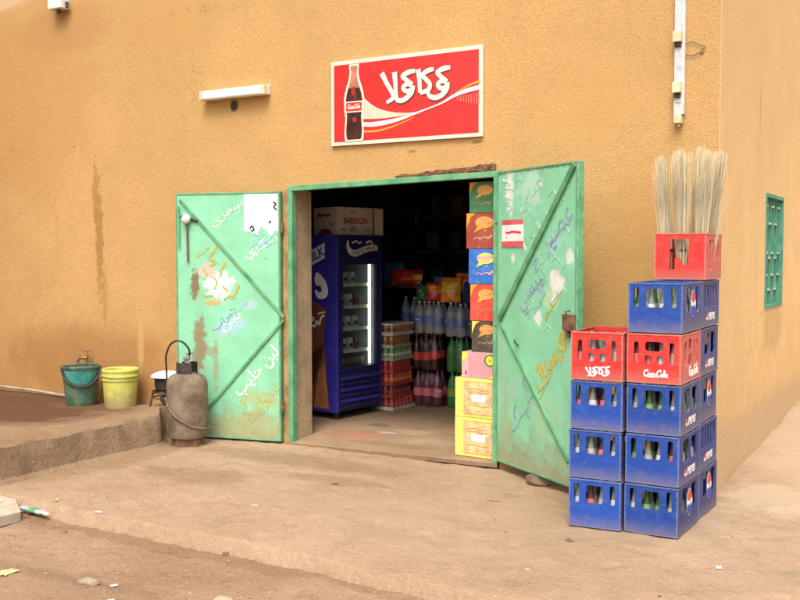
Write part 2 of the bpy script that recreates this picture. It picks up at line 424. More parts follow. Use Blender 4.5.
# dirt street in front
def dirt_h(x, y):
    e = min(1.0, max(0.0, (edge_y(x)-y)/0.25))
    tr = 0.014*math.sin(max(-1.5708, min(1.5708, (y + 3.02 - 0.05*x)/0.09)))*0.5 + 0.012*max(0, 1-abs((y+2.92-0.05*x)/0.10))
    h = -0.078 - 0.010*e - tr + 0.016*n2(x, y, 0.8, 11) + 0.012*n2(x, y, 2.7, 12) + 0.009*n2(x, y, 8, 13)
    for cx, cy, a, r, e, d in DENTS2:
        dx, dy = x-cx, y-cy
        if abs(dx) < 0.3 and abs(dy) < 0.3:
            q = ((dx*math.cos(a) + dy*math.sin(a))/(r*e))**2 + ((-dx*math.sin(a) + dy*math.cos(a))/r)**2
            if q < 6: h += d*(-math.exp(-q) + 0.55*math.exp(-(q-1.6)**2))
    return h
DENTS2 = [(_r.uniform(-4.6, 0.2), _r.uniform(-3.9, -2.5), _r.uniform(0, 3.14), _r.uniform(0.03, 0.07), _r.uniform(1.2, 2.4), _r.uniform(0.006, 0.014)) for _ in range(110)]
xs3 = steps(-9.0, -5.0, 0.2) + steps(-4.96, 1.2, 0.032) + steps(1.4, 5.0, 0.3); ys3 = steps(-6.0, -4.2, 0.2) + steps(-4.1, -2.2, 0.032)
mb = grid('street', xs3, ys3, lambda x, y: (x, y, -0.16 if (x in (xs3[0], xs3[-1]) or y in (ys3[0], ys3[-1])) else dirt_h(x, y)), M_dirt)
tag(mb.build('street', M_dirt, angle=180), kind='structure')
mb = MB(); mb.add([(-200, -200, -0.14), (200, -200, -0.14), (200, 200, -0.14), (-200, 200, -0.14)], [(0, 1, 2, 3)])
tag(mb.build('ground', M_dirt), kind='structure')
# raised platform along the wall on the left
M_plat = sand('dusty_platform_cement', (0.245, 0.156, 0.092), (0.315, 0.212, 0.130), [
    (-6.05, -0.80, 1.40, 0.98, (0.105, 0.053, 0.026), 0.92, 3.5, 1.0), (-6.9, -0.5, 1.6, 0.7, (0.12, 0.062, 0.03), 0.8, 2.2, 1.0),
    (-5.6, -0.35, 0.45, 0.22, (0.17, 0.09, 0.048), 0.7, 3, 1.0), (-5.15, -0.55, 0.25, 0.06, (0.20, 0.115, 0.065), 0.6, 5, 1.4)], 1.1)
yy = steps(-2.75, 0.0, 0.05); rows = []
prof = [(-14, 0.205), (-11, 0.205), (-9.5, 0.205)] + [(-8.5 + 0.07*i, 0.2) for i in range(58)]
vs = []
def sst(t): t = max(0.0, min(1.0, t)); return t*t*(3-2*t)
for y in yy:
    ex = -4.37 + 0.02*n2(y, 1, 1.7, 20) + 0.012*n2(y, 2, 8, 21) - 0.26*sst((y+0.66)/0.36)
    row = []
    for x, z in prof:
        xx = min(x, ex-0.06) if x > -4.8 else x
        row.append((xx, y, z + 0.06*sst((xx+5.35)/0.9) + 0.010*n2(x, y, 1.2, 22) + 0.005*n2(x, y, 6, 23)))
    for k, (dx, z) in enumerate(((-0.015, 0.255), (0.004, 0.238), (0.016, 0.14), (0.034, 0.03), (0.10, -0.015))):
        row.append((ex + dx + 0.008*n2(y, z*9, 7, 25), y, z + 0.010*n2(y, k, 4, 26)))
    vs += row
W = len(prof)+5
fs = [(j*W+i, j*W+i+1, (j+1)*W+i+1, (j+1)*W+i) for j in range(len(yy)-1) for i in range(W-1)]
mb = MB(); mb.add(vs, fs, smooth=True)
mb.add([vs[i] for i in range(W)] + [(vs[i][0], vs[i][1]-0.1, -0.12) for i in range(W)], [(i, i+1, W+i+1, W+i) for i in range(W-1)])
tag(mb.build('platform', M_plat, angle=38), kind='structure')
# gravel sprinkled on the dirt (uncountable)
M_stone = worn('stone', (0.34, 0.24, 0.155), 0.9, 0.35, 0.4, scale=20, bump=0.5)
mb = MB()
for i in range(1100):
    if i < 700: x = rnd.uniform(-4.6, 0.8); y = edge_y(x) - abs(rnd.gauss(0.02, 0.55)) - 0.03; z = dirt_h(x, y)
    else: x = rnd.uniform(-4.2, 0.8); y = rnd.uniform(edge_y(x)+0.1, -0.1); z = ground_h(x, y)
    if -0.62 < x < 0.12 and -1.25 < y < 0: continue
    r = rnd.uniform(0.002, 0.0065)*(1.0 if i < 700 else 0.8)*(1.6 if rnd.random() < 0.06 else 1)
    mb.blob((x, y, z), (r*rnd.uniform(1, 1.8), r, r*0.65), seed=i*0.37, amp=0.35, sub=1, mi=rnd.choice((0, 0, 1, 1, 2)))
tag(mb.build('gravel', [M_stone, worn('dark_grit', (0.15, 0.095, 0.06), 0.9, 0.4), worn('pale_grit', (0.46, 0.37, 0.27), 0.9, 0.3)]), kind='stuff')

# ------------------------------------------------------------------ the building
bld = thing('shop_building', 'ochre roughcast shop building with an open green double door and a green barred side window', 'building')
XL, XR = -3.475, -1.555            # door opening
ZT = lambda x: 2.155 + (x-XL)/(XR-XL)*0.045
stF = [(-5.72, 1.70, 0.060, 0.66, (0.32, 0.17, 0.052), 0.78, 12, 2.6), (-5.77, 2.15, 0.042, 0.36, (0.33, 0.18, 0.055), 0.7, 13, 2.6), (-5.66, 1.2, 0.04, 0.35, (0.36, 0.19, 0.06), 0.5, 6, 0.9),
       (-5.9, 0.55, 1.3, 0.45, (0.33, 0.16, 0.055), 0.55, 2.2, 1.2), (-6.05, 2.62, 0.012, 0.012, (0.05, 0.03, 0.02), 0.9, 3, 0.1),
       (-5.2, 0.75, 0.05, 0.3, (0.62, 0.42, 0.16), 0.4, 6, 1.0), (-7.2, 4.15, 0.8, 0.14, (0.60, 0.42, 0.26), 0.8, 2, 0.5), (-6.2, 3.75, 0.75, 0.30, (0.40, 0.215, 0.08), 0.55, 2, 0.8),  # last patch: shade at the top left, painted into the wall colour
       (-4.06, 2.86, 0.055, 0.06, (0.05, 0.035, 0.025), 0.95, 8, 0.35), (-6.9, 3.0, 1.3, 1.0, (0.47, 0.25, 0.085), 0.5, 1.2, 0.9),
       (-0.9, 2.6, 0.5, 0.35, (0.52, 0.30, 0.11), 0.4, 4, 2.4), (-4.9, 3.6, 0.6, 0.3, (0.50, 0.28, 0.10), 0.4, 4, 2.4), (-1.75, 2.42, 0.05, 0.015, (0.25, 0.14, 0.06), 0.8, 14, 1.5), (-2.3, 2.38, 0.05, 0.015, (0.25, 0.14, 0.06), 0.7, 14, 1.5),
       (-0.45, 1.3, 0.5, 1.0, (0.44, 0.235, 0.075), 0.5, 2.5, 1.2), (-0.12, 2.9, 0.02, 0.015, (0.12, 0.08, 0.05), 0.8, 12, 1.2)]  # large patch behind the right leaf: dirt plus the leaf's shade painted in
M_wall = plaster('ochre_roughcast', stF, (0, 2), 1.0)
M_side = plaster('brightened_ochre_side_plaster', [(0.0, 0.1, 60, 0.42, (0.52, 0.36, 0.21), 0.7, 2.5, 0.8), (2.0, 1.0, 0.5, 0.25, (0.42, 0.25, 0.10), 0.4, 4, 1.2), (1.35, 2.75, 0.012, 0.30, (0.35, 0.19, 0.08), 0.6, 7, 0.9)], (1, 2), 1.46, 1.0)  # pinker side plaster, its tone raised to make up for weak light
wl = [(-16, -0.3), (XL, -0.3), (XL, ZT(XL)), (XR, ZT(XR)), (XR, -0.3), (0, -0.3), (0, 5.2), (-16, 5.2)]
mb = MB(); mb.shape([wl], 0.275, fr((0, 0.275, 0), (1, 0, 0), (0, 0, 1)))
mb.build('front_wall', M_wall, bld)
WY0, WY1, WZ0, WZ1 = 1.625, 2.405, 1.15, 2.077
mb = MB(); mb.shape([rect(0.275, -0.3, 12, 5.2), rect(WY0, WZ0, WY1, WZ1)], 0.25, fr((-0.252, 0, 0), (0, 1, 0), (0, 0, 1)))
mb.add([(-0.002, 0.0, -0.3), (-0.002, 0.275, -0.3), (-0.002, 0.275, 5.2), (-0.002, 0.0, 5.2)], [])
mb.build('side_wall', M_side, bld)
# corner skin so that the end of the front wall carries the side plaster
mb = MB(); mb.box((0.0, 0.0, -0.3), (0.003, 0.2749, 5.2)); mb.build('corner_render', M_side, bld)
M_roof = worn('roof_cement', (0.36, 0.28, 0.2), 0.9)
mb = MB(); mb.box((-16, 0.28, 5.0), (-0.26, 12, 5.19)); mb.build('roof', M_roof, bld)
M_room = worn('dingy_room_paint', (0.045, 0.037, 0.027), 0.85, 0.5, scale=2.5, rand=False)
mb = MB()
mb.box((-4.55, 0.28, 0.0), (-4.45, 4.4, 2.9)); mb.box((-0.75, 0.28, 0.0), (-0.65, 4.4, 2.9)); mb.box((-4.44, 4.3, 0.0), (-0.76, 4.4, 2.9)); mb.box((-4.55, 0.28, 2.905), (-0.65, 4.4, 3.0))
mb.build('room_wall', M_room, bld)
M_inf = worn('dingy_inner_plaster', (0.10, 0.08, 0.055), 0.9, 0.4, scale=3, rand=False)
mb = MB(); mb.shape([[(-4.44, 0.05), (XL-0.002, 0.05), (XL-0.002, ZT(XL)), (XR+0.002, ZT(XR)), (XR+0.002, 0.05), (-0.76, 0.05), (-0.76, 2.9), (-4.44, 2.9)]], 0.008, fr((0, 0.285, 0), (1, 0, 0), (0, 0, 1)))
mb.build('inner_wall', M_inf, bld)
# plastered reveal of the doorway
M_jamb = worn('pale_jamb_plaster', (0.45, 0.33, 0.20), 0.9, 0.35, 0.5, (0.24, 0.15, 0.09), scale=4, rand=False, bump=0.4)
mb = MB(); mb.box((XL, 0.033, 0.02), (XL+0.022, 0.274, 2.12)); mb.build('door_jamb', M_jamb, bld); mb = MB(); mb.box((XR-0.022, 0.033, 0.05), (XR, 0.274, 2.16))
mb.build('door_jamb', M_jamb, bld)
# floor slab with its lip
M_floor = sand('worn_shop_floor', (0.27, 0.175, 0.105), (0.345, 0.235, 0.145), [
    (-3.1, 0.42, 0.33, 0.20, (0.36, 0.15, 0.08), 0.6, 8, 2.2), (-2.75, 0.75, 0.25, 0.12, (0.42, 0.31, 0.19), 0.6, 8, 2.0), (-2.35, 0.45, 0.28, 0.16, (0.40, 0.285, 0.17), 0.55, 8, 2.0),
    (-3.15, 0.9, 0.14, 0.10, (0.14, 0.125, 0.11), 0.8, 12, 2.2), (-2.9, 0.62, 0.12, 0.05, (0.46, 0.42, 0.36), 0.65, 14, 2.2), (-2.6, 0.2, 0.6, 0.08, (0.24, 0.14, 0.08), 0.6, 5, 1)], 1.0, 0.4)
mb = MB(); n = 40; vs = []
for i in range(n+1):
    x = XL + 0.002 + (XR-XL-0.004)*i/n; z = 0.022 + 0.028*i/n; w = 0.006*n2(x, 0, 6, 31)
    vs += [(x, -0.03+w, z-0.035), (x, -0.035+w, z-0.004), (x, -0.028+w, z), (x, 0.5, 0.05), (x, 0.5, -0.05)]
fs = [(i*5+k, i*5+k+1, (i+1)*5+k+1, (i+1)*5+k) for i in range(n) for k in range(4)]
mb.add(vs, fs); mb.box((-4.44, 0.5, -0.05), (-0.76, 4.29, 0.05)); mb.box((-4.44, 0.29, -0.05), (XL, 0.4999, 0.049)); mb.box((XR, 0.29, -0.05), (-0.76, 0.4999, 0.049))
mb.build('floor', M_floor, bld)
# exposed brick lintel patch
M_brick = worn('exposed_mud_brick', (0.15, 0.075, 0.035), 0.95, 0.55, 0.4, (0.34, 0.20, 0.10), scale=22, bump=1.0, rand=False)
top = []; bot = []
for i in range(34):
    x = -2.44 + 0.85*i/33; t = i/33
    bot.append((x, ZT(x) - 0.004)); top.append((x, ZT(x) + 0.012 + 0.035*t + 0.022*max(0, n2(x, 1, 7, 33)) + 0.012*rnd.random()))
mb = MB(); mb.shape([bot + top[::-1]], 0.022, FAC)
for i in range(46):
    x = -2.4 + 0.8*rnd.random()**0.7; q = rnd.uniform(0.4, 1.1); mb.blob((x, -0.020, ZT(x) + rnd.uniform(0.004, 0.012 + 0.030*(x+2.4)/0.8)), (0.022*q*rnd.uniform(0.6, 1.5), 0.009*q, 0.010*q), seed=i, amp=0.6, sub=2)
mb.build('exposed_brick', M_brick, bld)
mb = MB(); pts = [atY(x, y, -0.012) for x, y in ((676, 40), (684, 44), (692, 42), (700, 45), (705, 47), (700, 52), (692, 56), (685, 54))]
mb.tube(spline([Vector(p) for p in pts], 4), 0.0025, 5); mb.build('loose_wire', M_dark, bld)
# door frame
df = empty('door_frame', (0, 0, 0), 0, bld)
mb = MB(); w = 0.045
mb.add([], []); 
for x0, x1, zb in ((XL, XL+w, 0.025), (XR-w, XR, 0.052)):
    mb = MB(); mb.box((x0, -0.030, zb), (x1, 0.030, ZT((x0+x1)/2) - w - 0.001))
    mb.build('post', M_frame, df, bevel=0.004)
mb = MB(); vs = []
for x in (XL, XR):
    vs += [(x, -0.030, ZT(x)-w), (x, 0.030, ZT(x)-w), (x, 0.030, ZT(x)-0.001), (x, -0.030, ZT(x)-0.001)]
mb.add(vs, [(0, 1, 2, 3), (7, 6, 5, 4), (0, 4, 5, 1), (1, 5, 6, 2), (2, 6, 7, 3), (3, 7, 4, 0)])
mb.build('head_rail', M_frame, df, bevel=0.004)

def door_paint(name, stains, WL_=1.0):
    m = NT(name); v = m.coords(); n1 = m.noise(v, 3.0, 6, 0.6); n2_ = m.noise(v, 24.0, 5, 0.65)
    c = (0.235, 0.585, 0.360)
    col = m.mix(m.ramp(n1, 0.3, 0.7), tuple(x*0.88 for x in c), tuple(x*1.07 for x in c))
    col = m.mix(m.ramp(n2_, 0.60, 0.78, 0.0, 0.40), col, (0.34, 0.36, 0.20))
    st = m.noise(m.mapped(v, 26, 2.0, 26), 1.0, 4, 0.6)
    col = m.mix(m.ramp(st, 0.58, 0.8, 0, 0.25), col, (0.36, 0.40, 0.26))
    sp = m.node('ShaderNodeSeparateXYZ'); m.link(v, sp.inputs[0])
    edge = m.math('MINIMUM', m.math('MINIMUM', sp.outputs[0], m.math('SUBTRACT', WL_, sp.outputs[0])), m.math('MINIMUM', sp.outputs[1], m.math('SUBTRACT', 2.1, sp.outputs[1])))
    en = m.noise(v, 19.0, 7, 0.75)
    col = m.mix(m.ramp(m.math('ADD', edge, m.math('MULTIPLY', m.math('SUBTRACT', en, 0.42), 0.35)), 0.0, 0.03, 0.75, 0.0), col, (0.22, 0.125, 0.06))
    low = m.math('ADD', sp.outputs[1], m.math('MULTIPLY', m.math('SUBTRACT', m.noise(v, 6.0, 6, 0.7), 0.5), 0.7))
    col = m.mix(m.ramp(low, 0.0, 0.36, 0.72, 0.0), col, (0.30, 0.22, 0.125))
    chip = m.noise(v, 40.0, 5, 0.75)
    col = m.mix(m.ramp(m.math('ADD', chip, m.math('MULTIPLY', m.ramp(low, 0.05, 0.5, 1, 0), 0.10)), 0.70, 0.735), col, (0.13, 0.07, 0.04))
    drip = m.noise(m.mapped(v, 42, 1.3, 42), 1.0, 5, 0.65)
    col = m.mix(m.math('MULTIPLY', m.ramp(drip, 0.60, 0.70, 0, 0.55), m.ramp(n1, 0.40, 0.62)), col, (0.30, 0.19, 0.085))
    fl = m.noise(v, 17.0, 8, 0.75)
    col = m.mix(m.math('MULTIPLY', m.ramp(fl, 0.640, 0.652, 0, 0.85), m.ramp(n1, 0.42, 0.5)), col, (0.50, 0.66, 0.52))
    col = m.mix(m.math('MULTIPLY', m.ramp(fl, 0.680, 0.690, 0, 0.9), m.ramp(n1, 0.35, 0.45)), col, (0.20, 0.12, 0.07))
    scr = m.noise(m.mapped(v, 8, 90, 8), 1.0, 4, 0.7); col = m.mix(m.ramp(scr, 0.66, 0.71, 0, 0.4), col, (0.46, 0.62, 0.48))
    col = m.stain(col, v, stains, (0, 1))
    m.color(col); m.rough(m.ramp(n2_, 0.3, 0.7, 0.42, 0.62)); bs = m.noise(m.mapped(v, 60, 3, 60), 1.0, 4, 0.6); dn = m.noise(v, 2.2, 3, 0.5)
    m.bump(m.math('ADD', m.math('ADD', n1, m.math('MULTIPLY', dn, 5.0)), m.math('ADD', m.math('MULTIPLY', n2_, 0.4), m.math('MULTIPLY', bs, 0.5))), 0.45, 0.007)
    return m.m
# left leaf: swung almost flat to the wall, frame M_L has its origin at the outer lower corner, x to the hinge
pT = atY(175.6, 193.4, -0.27); hx = -3.535
oL = Vector((pT.x, -0.27, 0.02)); dL = Vector((hx - pT.x, 0.215, 0)); WL = dL.length
ML = fr(oL, dL, (0, 0, 1)); HL = 2.09
L = lambda px, py: on(ML, px, py)
def S(f, px, py, rx, ry, c, a, ns, na): p = f(px, py); return (p.x, p.y, rx, ry, c, a, ns, na)
WHT, BRN, OCH, BLU = (0.74, 0.72, 0.66), (0.20, 0.105, 0.05), (0.52, 0.33, 0.05), (0.36, 0.55, 0.70)
stL = [S(L, 218, 285, 0.16, 0.13, WHT, 1.0, 14, 3.0), S(L, 206, 270, 0.10, 0.07, (0.62, 0.42, 0.34), 0.9, 14, 3.0), S(L, 195, 285, 0.045, 0.17, BRN, 0.9, 13, 2.6), S(L, 200, 345, 0.07, 0.32, (0.26, 0.15, 0.075), 0.85, 11, 2.4),
       S(L, 216, 365, 0.03, 0.28, (0.32, 0.26, 0.15), 0.6, 12, 2.4), S(L, 212, 303, 0.09, 0.03, OCH, 0.8, 14, 2.4), S(L, 233, 322, 0.14, 0.10, BLU, 0.75, 12, 2.6), S(L, 250, 305, 0.10, 0.05, (0.42, 0.52, 0.62), 0.6, 12, 2.6),
       S(L, 222, 332, 0.08, 0.06, (0.40, 0.50, 0.66), 0.6, 12, 2.6), S(L, 250, 425, 0.35, 0.13, (0.36, 0.33, 0.13), 0.55, 5, 1.2), S(L, 210, 350, 0.10, 0.05, (0.28, 0.2, 0.1), 0.6, 16, 3), S(L, 262, 400, 0.25, 0.1, (0.40, 0.38, 0.13), 0.5, 6, 1.3)]
lp = empty('door', oL, math.atan2(dL.y, dL.x), bld); lp['label'] = 'left green door leaf folded back, with white writing and rust streaks'
# children of the leaf are modelled in the upright frame: x along the leaf, y into the wall, z up -> use a local matrix from (u, v, out)
UV = fr((0, 0, 0), (1, 0, 0), (0, 0, 1))
def leaf(par, W, H, paint, braces, flip):
    # sheet is a separate object whose local axes are (u, v, out), so the stains stay put on it
    mb = MB(); mb.box((0.0, 0.0, -0.006), (W, H, 0.0)); sh = mb.build('sheet', paint, par); sh.matrix_local = UV
    t = 0.045
    mb = MB()
    mb.box((0.0, 0.0, -0.05), (t*0.5, H, -0.0065)); mb.box((W-t*0.5, 0.0, -0.05), (W, H, -0.0065)); mb.box((t*0.5, 0, -0.05), (W-t*0.5, t*0.5, -0.0065)); mb.box((t*0.5, H-t*0.5, -0.05), (W-t*0.5, H, -0.0065))
    e = 0.014
    mb.box((0.0, 0.0, 0.0005), (e, H, 0.006)); mb.box((W-e, 0.0, 0.0005), (W, H, 0.006)); mb.box((e, 0, 0.0005), (W-e, e, 0.006)); mb.box((e, H-e, 0.0005), (W-e, H, 0.006))
    f = mb.build('edge_frame', M_frame, par, bevel=0.002); f.matrix_local = UV
    for p, q, w, h in braces:
        mb = MB(); mb.bar((p.x, p.y, h/2+0.0008), (q.x, q.y, h/2+0.0008), w, h)
        b = mb.build('brace', M_brace, par, bevel=0.002); b.matrix_local = UV
leaf(lp, WL, HL, door_paint('left_leaf_green_paint', stL, WL), [(L(180, 200), L(284, 317), 0.026, 0.012), (L(284, 320), L(208, 409), 0.022, 0.016)], 0)
def paint_obj(par, mb, m, label=None, name='painted_writing'):
    o = mb.build(name, m, par); o.matrix_local = UV
    if label: o['label'] = label
    return o
def arm(f, par, strokes, w, m, label=None, jit=0.15, z0=0.001):
    mb = MB()
    for s_ in strokes:
        if len(s_) == 1: s_ = [s_[0], (s_[0][0]+1.2, s_[0][1]+0.8)]
        mb.stroke([f(*p) for p in s_], w, 0.0012, z0=z0, jit=jit)
    return paint_obj(par, mb, m, label)
def txt(f, par, body, p0, p1, h, m, label=None, bold=0.0, shear=0.0):
    a = f(*p0); b = f(*p1); d = b-a; ang = math.atan2(d.y, d.x); c = (a+b)/2
    mb = MB(); mb.text(body, 0.1, 0.0012, Matrix.Translation((c.x, c.y, 0.001)) @ Matrix.Rotation(ang, 4, 'Z'), bold=bold, width=d.length, height=h, shear=shear)
    return paint_obj(par, mb, m, label)
def brush_paint(name, c, wear):
    m = NT(name); v = m.coords(); n1 = m.noise(v, 9.0, 7, 0.75); n2_ = m.noise(v, 60.0, 5, 0.7)
    col = m.mix(m.ramp(n2_, 0.3, 0.7), tuple(x*0.82 for x in c), tuple(min(1, x*1.08) for x in c))
    f = m.math('ADD', m.math('MULTIPLY', n1, 0.6), m.math('MULTIPLY', n2_, 0.4))
    col = m.mix(m.ramp(f, 0.60 - 0.16*wear, 0.66 - 0.12*wear, 0.0, 0.92), col, (0.23, 0.56, 0.345))
    m.color(col); m.rough(0.6); return m.m
M_pw = brush_paint('white_wall_paint', (0.74, 0.76, 0.72), 0.75); M_pws = brush_paint('thin_white_paint', (0.62, 0.72, 0.64), 1.05)
M_paper = worn('white_paper', (0.68, 0.73, 0.78), 0.7, 0.06, 0.15, (0.70, 0.72, 0.68), scale=6)
M_po = brush_paint('ochre_brush_paint', (0.50, 0.36, 0.06), 0.72)
M_po2 = brush_paint('bright_ochre_brush_paint', (0.60, 0.39, 0.02), 0.55)
M_pb = brush_paint('pale_blue_spray_paint', (0.34, 0.54, 0.70), 0.9)
M_pv = brush_paint('faded_violet_paint', (0.25, 0.29, 0.42), 0.8)
# white: laban haleeb
txt(L, lp, ar('\uFEDF\uFE92\uFEE6 \uFEA3\uFEE0\uFEF4\uFE90'), (237, 394), (277, 350), 0.15, M_pw, 'white brush writing about milk', bold=0.002)
txt(L, lp, ar('\uFEDF\uFE92\uFEE6 \uFEAD\uFE8D\uFEF3\uFE90'), (243, 420), (277, 386), 0.13, M_po, 'faded ochre writing low on the leaf', bold=0.001)
txt(L, lp, ar('\uFEB3\uFED4\uFEAE\uFEF1'), (212, 226), (243, 203), 0.10, M_pw, None, bold=0.001)
txt(L, lp, ar('\uFEB3\uFEDC\uFEAE\uFEF1'), (245, 257), (277, 238), 0.12, M_pw, None, bold=0.002)
txt(L, lp, ar('\uFEDF\uFE92\uFEE6'), (222, 330), (240, 314), 0.10, M_pw, None, bold=0.001)
txt(L, lp, ar('\uFEF7\uFEB3'), (246, 246), (262, 232), 0.09, M_pb, None, bold=0.001); txt(L, lp, ar('\uFE91\uFEDE'), (232, 312), (247, 300), 0.07, M_pb, None, bold=0.001)
txt(L, lp, ar('\uFEB7\uFEAE\uFE8D\uFE8F'), (213, 330), (236, 309), 0.08, M_pv, None, bold=0.001); txt(L, lp, ar('\uFEAD\uFE8D\uFEF3\uFE90'), (247, 424), (268, 405), 0.07, M_po, None)
arm(L, lp, [[(203, 268), (207, 274), (204, 280)], [(212, 276), (217, 282), (214, 290)], [(222, 286), (228, 291)], [(200, 292), (206, 296), (213, 295)], [(224, 300), (230, 296), (236, 298)], [(240, 400), (246, 405), (243, 411), (250, 414)], [(258, 396), (262, 402), (268, 399)]], 0.012, M_po)
arm(L, lp, [[(236, 215), (240, 210), (238, 206)], [(228, 218), (226, 223)], [(262, 262), (266, 256), (270, 259)], [(226, 318), (231, 312), (235, 317)]], 0.010, M_pws)
arm(L, lp, [[(196, 258), (203, 252), (209, 247)], [(218, 244), (214, 252), (209, 258), (216, 262), (210, 266)], [(226, 262), (222, 270), (220, 277)], [(239, 285), (236, 293), (231, 299)]], 0.020, M_po)
arm(L, lp, [[(258, 248), (262, 243), (268, 240), (272, 235)], [(266, 247), (271, 242)]], 0.02, M_pb, z0=0.0024)
mb = MB(); a = L(244, 232); b = L(279.0, 192)
out = [(a.x, b.y-0.01), (b.x, b.y), (b.x, a.y)] + [(b.x + (a.x-b.x)*t, a.y + 0.03*math.sin(t*17) + 0.02*math.sin(t*41)) for t in (0.12, 0.25, 0.37, 0.5, 0.62, 0.75, 0.88)] + [(a.x, a.y+0.01)]
mb.shape([out], 0.001, z0=0.0005); paint_obj(lp, mb, M_paper, 'white paper pasted on the upper corner', 'pasted_paper')
arm(L, lp, [[(273, 202), (276, 204), (274, 207), (277, 210)], [(250, 229), (252, 226), (254, 230), (251, 231)], [(269, 223), (271, 221)]], 0.012, M_ink_black, z0=0.0018)
# latch, bolt rod and hinges of the left leaf
mb = MB(); p = L(188, 219); mb.blob((p.x, p.y, 0.035), (0.042, 0.042, 0.03), amp=0.1); mb.tube([(p.x-0.06, p.y+0.02, 0.012), (p.x+0.10, p.y-0.02, 0.012)], 0.014, 8, mi=1)
q = L(190, 262); mb.tube([(p.x, p.y, 0.02), (q.x-0.012, q.y, 0.014)], 0.009, 8, mi=2)
o = mb.build('latch', [M_white, M_dark, M_rust], lp); o.matrix_local = UV
mb = MB(); p = L(180, 225); q = L(182, 248); mb.tube([(p.x, p.y+0.16, 0.02), (p.x, p.y-0.2, 0.02)], 0.007, 6); o = mb.build('rod', M_frame, lp); o.matrix_local = UV
for zz in (0.3, 1.05, 1.8):
    mb = MB(); mb.tube([(WL+0.016, zz-0.05, 0.0), (WL+0.016, zz+0.05, 0.0)], 0.013, 8); o = mb.build('hinge', M_rust, lp); o.matrix_local = UV
# bare strip between leaf and frame
mb = MB(); mb.box((-3.532, -0.020, 0.0), (-3.478, -0.002, 2.13)); mb.build('door_stop', worn('weathered_batten', (0.38, 0.23, 0.085), 0.85, 0.45, 0.3, scale=8, rand=False), bld)

# right leaf: standing half open towards the camera
hR = Vector((-1.562, -0.035, 0.07)); eR = atZ(578, 160.5, 2.19); eR.z = 0.07
dR = eR - hR; WR = dR.length; MR = fr(hR, dR, (0, 0, 1)); HR = 2.12
Q = lambda px, py: on(MR, px, py)
stR = [S(Q, 510, 190, 0.06, 0.20, WHT, 0.85, 14, 2.6), S(Q, 530, 190, 0.16, 0.18, (0.50, 0.70, 0.55), 0.6, 11, 2.6), S(Q, 557, 285, 0.10, 0.11, (0.78, 0.72, 0.70), 0.95, 12, 2.6), S(Q, 538, 317, 0.06, 0.06, WHT, 0.85, 14, 2.6),
       S(Q, 550, 300, 0.12, 0.10, (0.52, 0.62, 0.36), 0.6, 11, 2.6), S(Q, 570, 258, 0.05, 0.06, WHT, 0.8, 12, 2.6), S(Q, 555, 240, 0.10, 0.07, BLU, 0.55, 6, 1.5), S(Q, 513, 258, 0.03, 0.04, WHT, 0.8, 8, 1.2),
       S(Q, 512, 390, 0.10, 0.10, (0.36, 0.44, 0.40), 0.4, 7, 1.5), S(Q, 505, 430, 0.07, 0.35, (0.34, 0.36, 0.18), 0.5, 12, 2.8), S(Q, 545, 420, 0.2, 0.2, (0.34, 0.50, 0.30), 0.45, 5, 1.4), S(Q, 502, 340, 0.03, 0.6, (0.38, 0.42, 0.24), 0.4, 6, 1.2),
       S(Q, 541, 185, 0.03, 0.02, WHT, 0.9, 9, 1.0)]
rp = empty('door', hR, math.atan2(dR.y, dR.x), bld); rp['label'] = 'right green door leaf half open, with ochre writing and diagonal braces'
leaf(rp, WR, HR, door_paint('right_leaf_green_paint', stR, WR), [(Q(576, 164), Q(500.5, 319), 0.040, 0.020), (Q(500.5, 322), Q(569, 462), 0.022, 0.014)], 1)
txt(Q, rp, ar('\uFEDB\uFEAE\uFEB3\uFE98\uFE8E\uFEDD'), (536, 384), (566, 340), 0.17, M_po2, 'bright ochre brush writing on a slant', bold=0.003)
arm(Q, rp, [[(564, 332), (567, 335), (563, 341), (566, 347)]], 0.018, M_po2)
txt(Q, rp, ar('\uFE91\uFEF4\uFE92\uFEB4\uFEF2'), (521, 310), (546, 276), 0.15, M_pv, None, bold=0.002)
txt(Q, rp, ar('\uFECB\uFEBC\uFEF4\uFEAE'), (545, 250), (573, 214), 0.15, M_pv, None, bold=0.001)
txt(Q, rp, ar('\uFEB7\uFE8E\uFEF1'), (520, 210), (544, 180), 0.11, M_pws, None, bold=0.001)
txt(Q, rp, ar('\uFE91\uFE8E\uFEAD\uFE8D'), (524, 250), (548, 212), 0.09, M_pws, None); txt(Q, rp, ar('\uFEB3\uFEE4\uFEE6'), (540, 262), (562, 226), 0.07, M_pb, None, bold=0.001); txt(Q, rp, ar('\uFEA3\uFEE0\uFEEE'), (544, 318), (562, 290), 0.07, M_po, None); txt(Q, rp, ar('\uFED7\uFEEC\uFEEE\uFE93'), (528, 318), (546, 291), 0.08, M_pb, None, bold=0.001)
txt(Q, rp, ar('\uFE91\uFEF4\uFE90'), (513, 432), (530, 402), 0.07, M_pv, None); txt(Q, rp, ar('\uFEDF\uFE92\uFEE6'), (536, 400), (552, 372), 0.06, M_po, None)
arm(Q, rp, [[(506, 204), (512, 207), (509, 211)], [(515, 183), (519, 179), (523, 182)], [(548, 196), (553, 190), (556, 194)], [(560, 205), (564, 199)], [(530, 298), (534, 304), (531, 309)], [(551, 262), (556, 257), (560, 262)], [(566, 226), (569, 232), (566, 239)], [(544, 330), (548, 326), (552, 330)]], 0.011, M_pws)
arm(Q, rp, [[(546, 256), (550, 250), (553, 255)], [(562, 270), (565, 264)], [(524, 300), (528, 295)]], 0.014, M_pb)
arm(Q, rp, [[(533, 265), (537, 258), (535, 272), (539, 268)], [(525, 375), (523, 382), (527, 390), (526, 398)], [(533, 395), (529, 402), (527, 412), (530, 418)], [(516, 405), (514, 412), (516, 420)], [(535, 390), (533, 395), (536, 398)]], 0.014, M_pv)
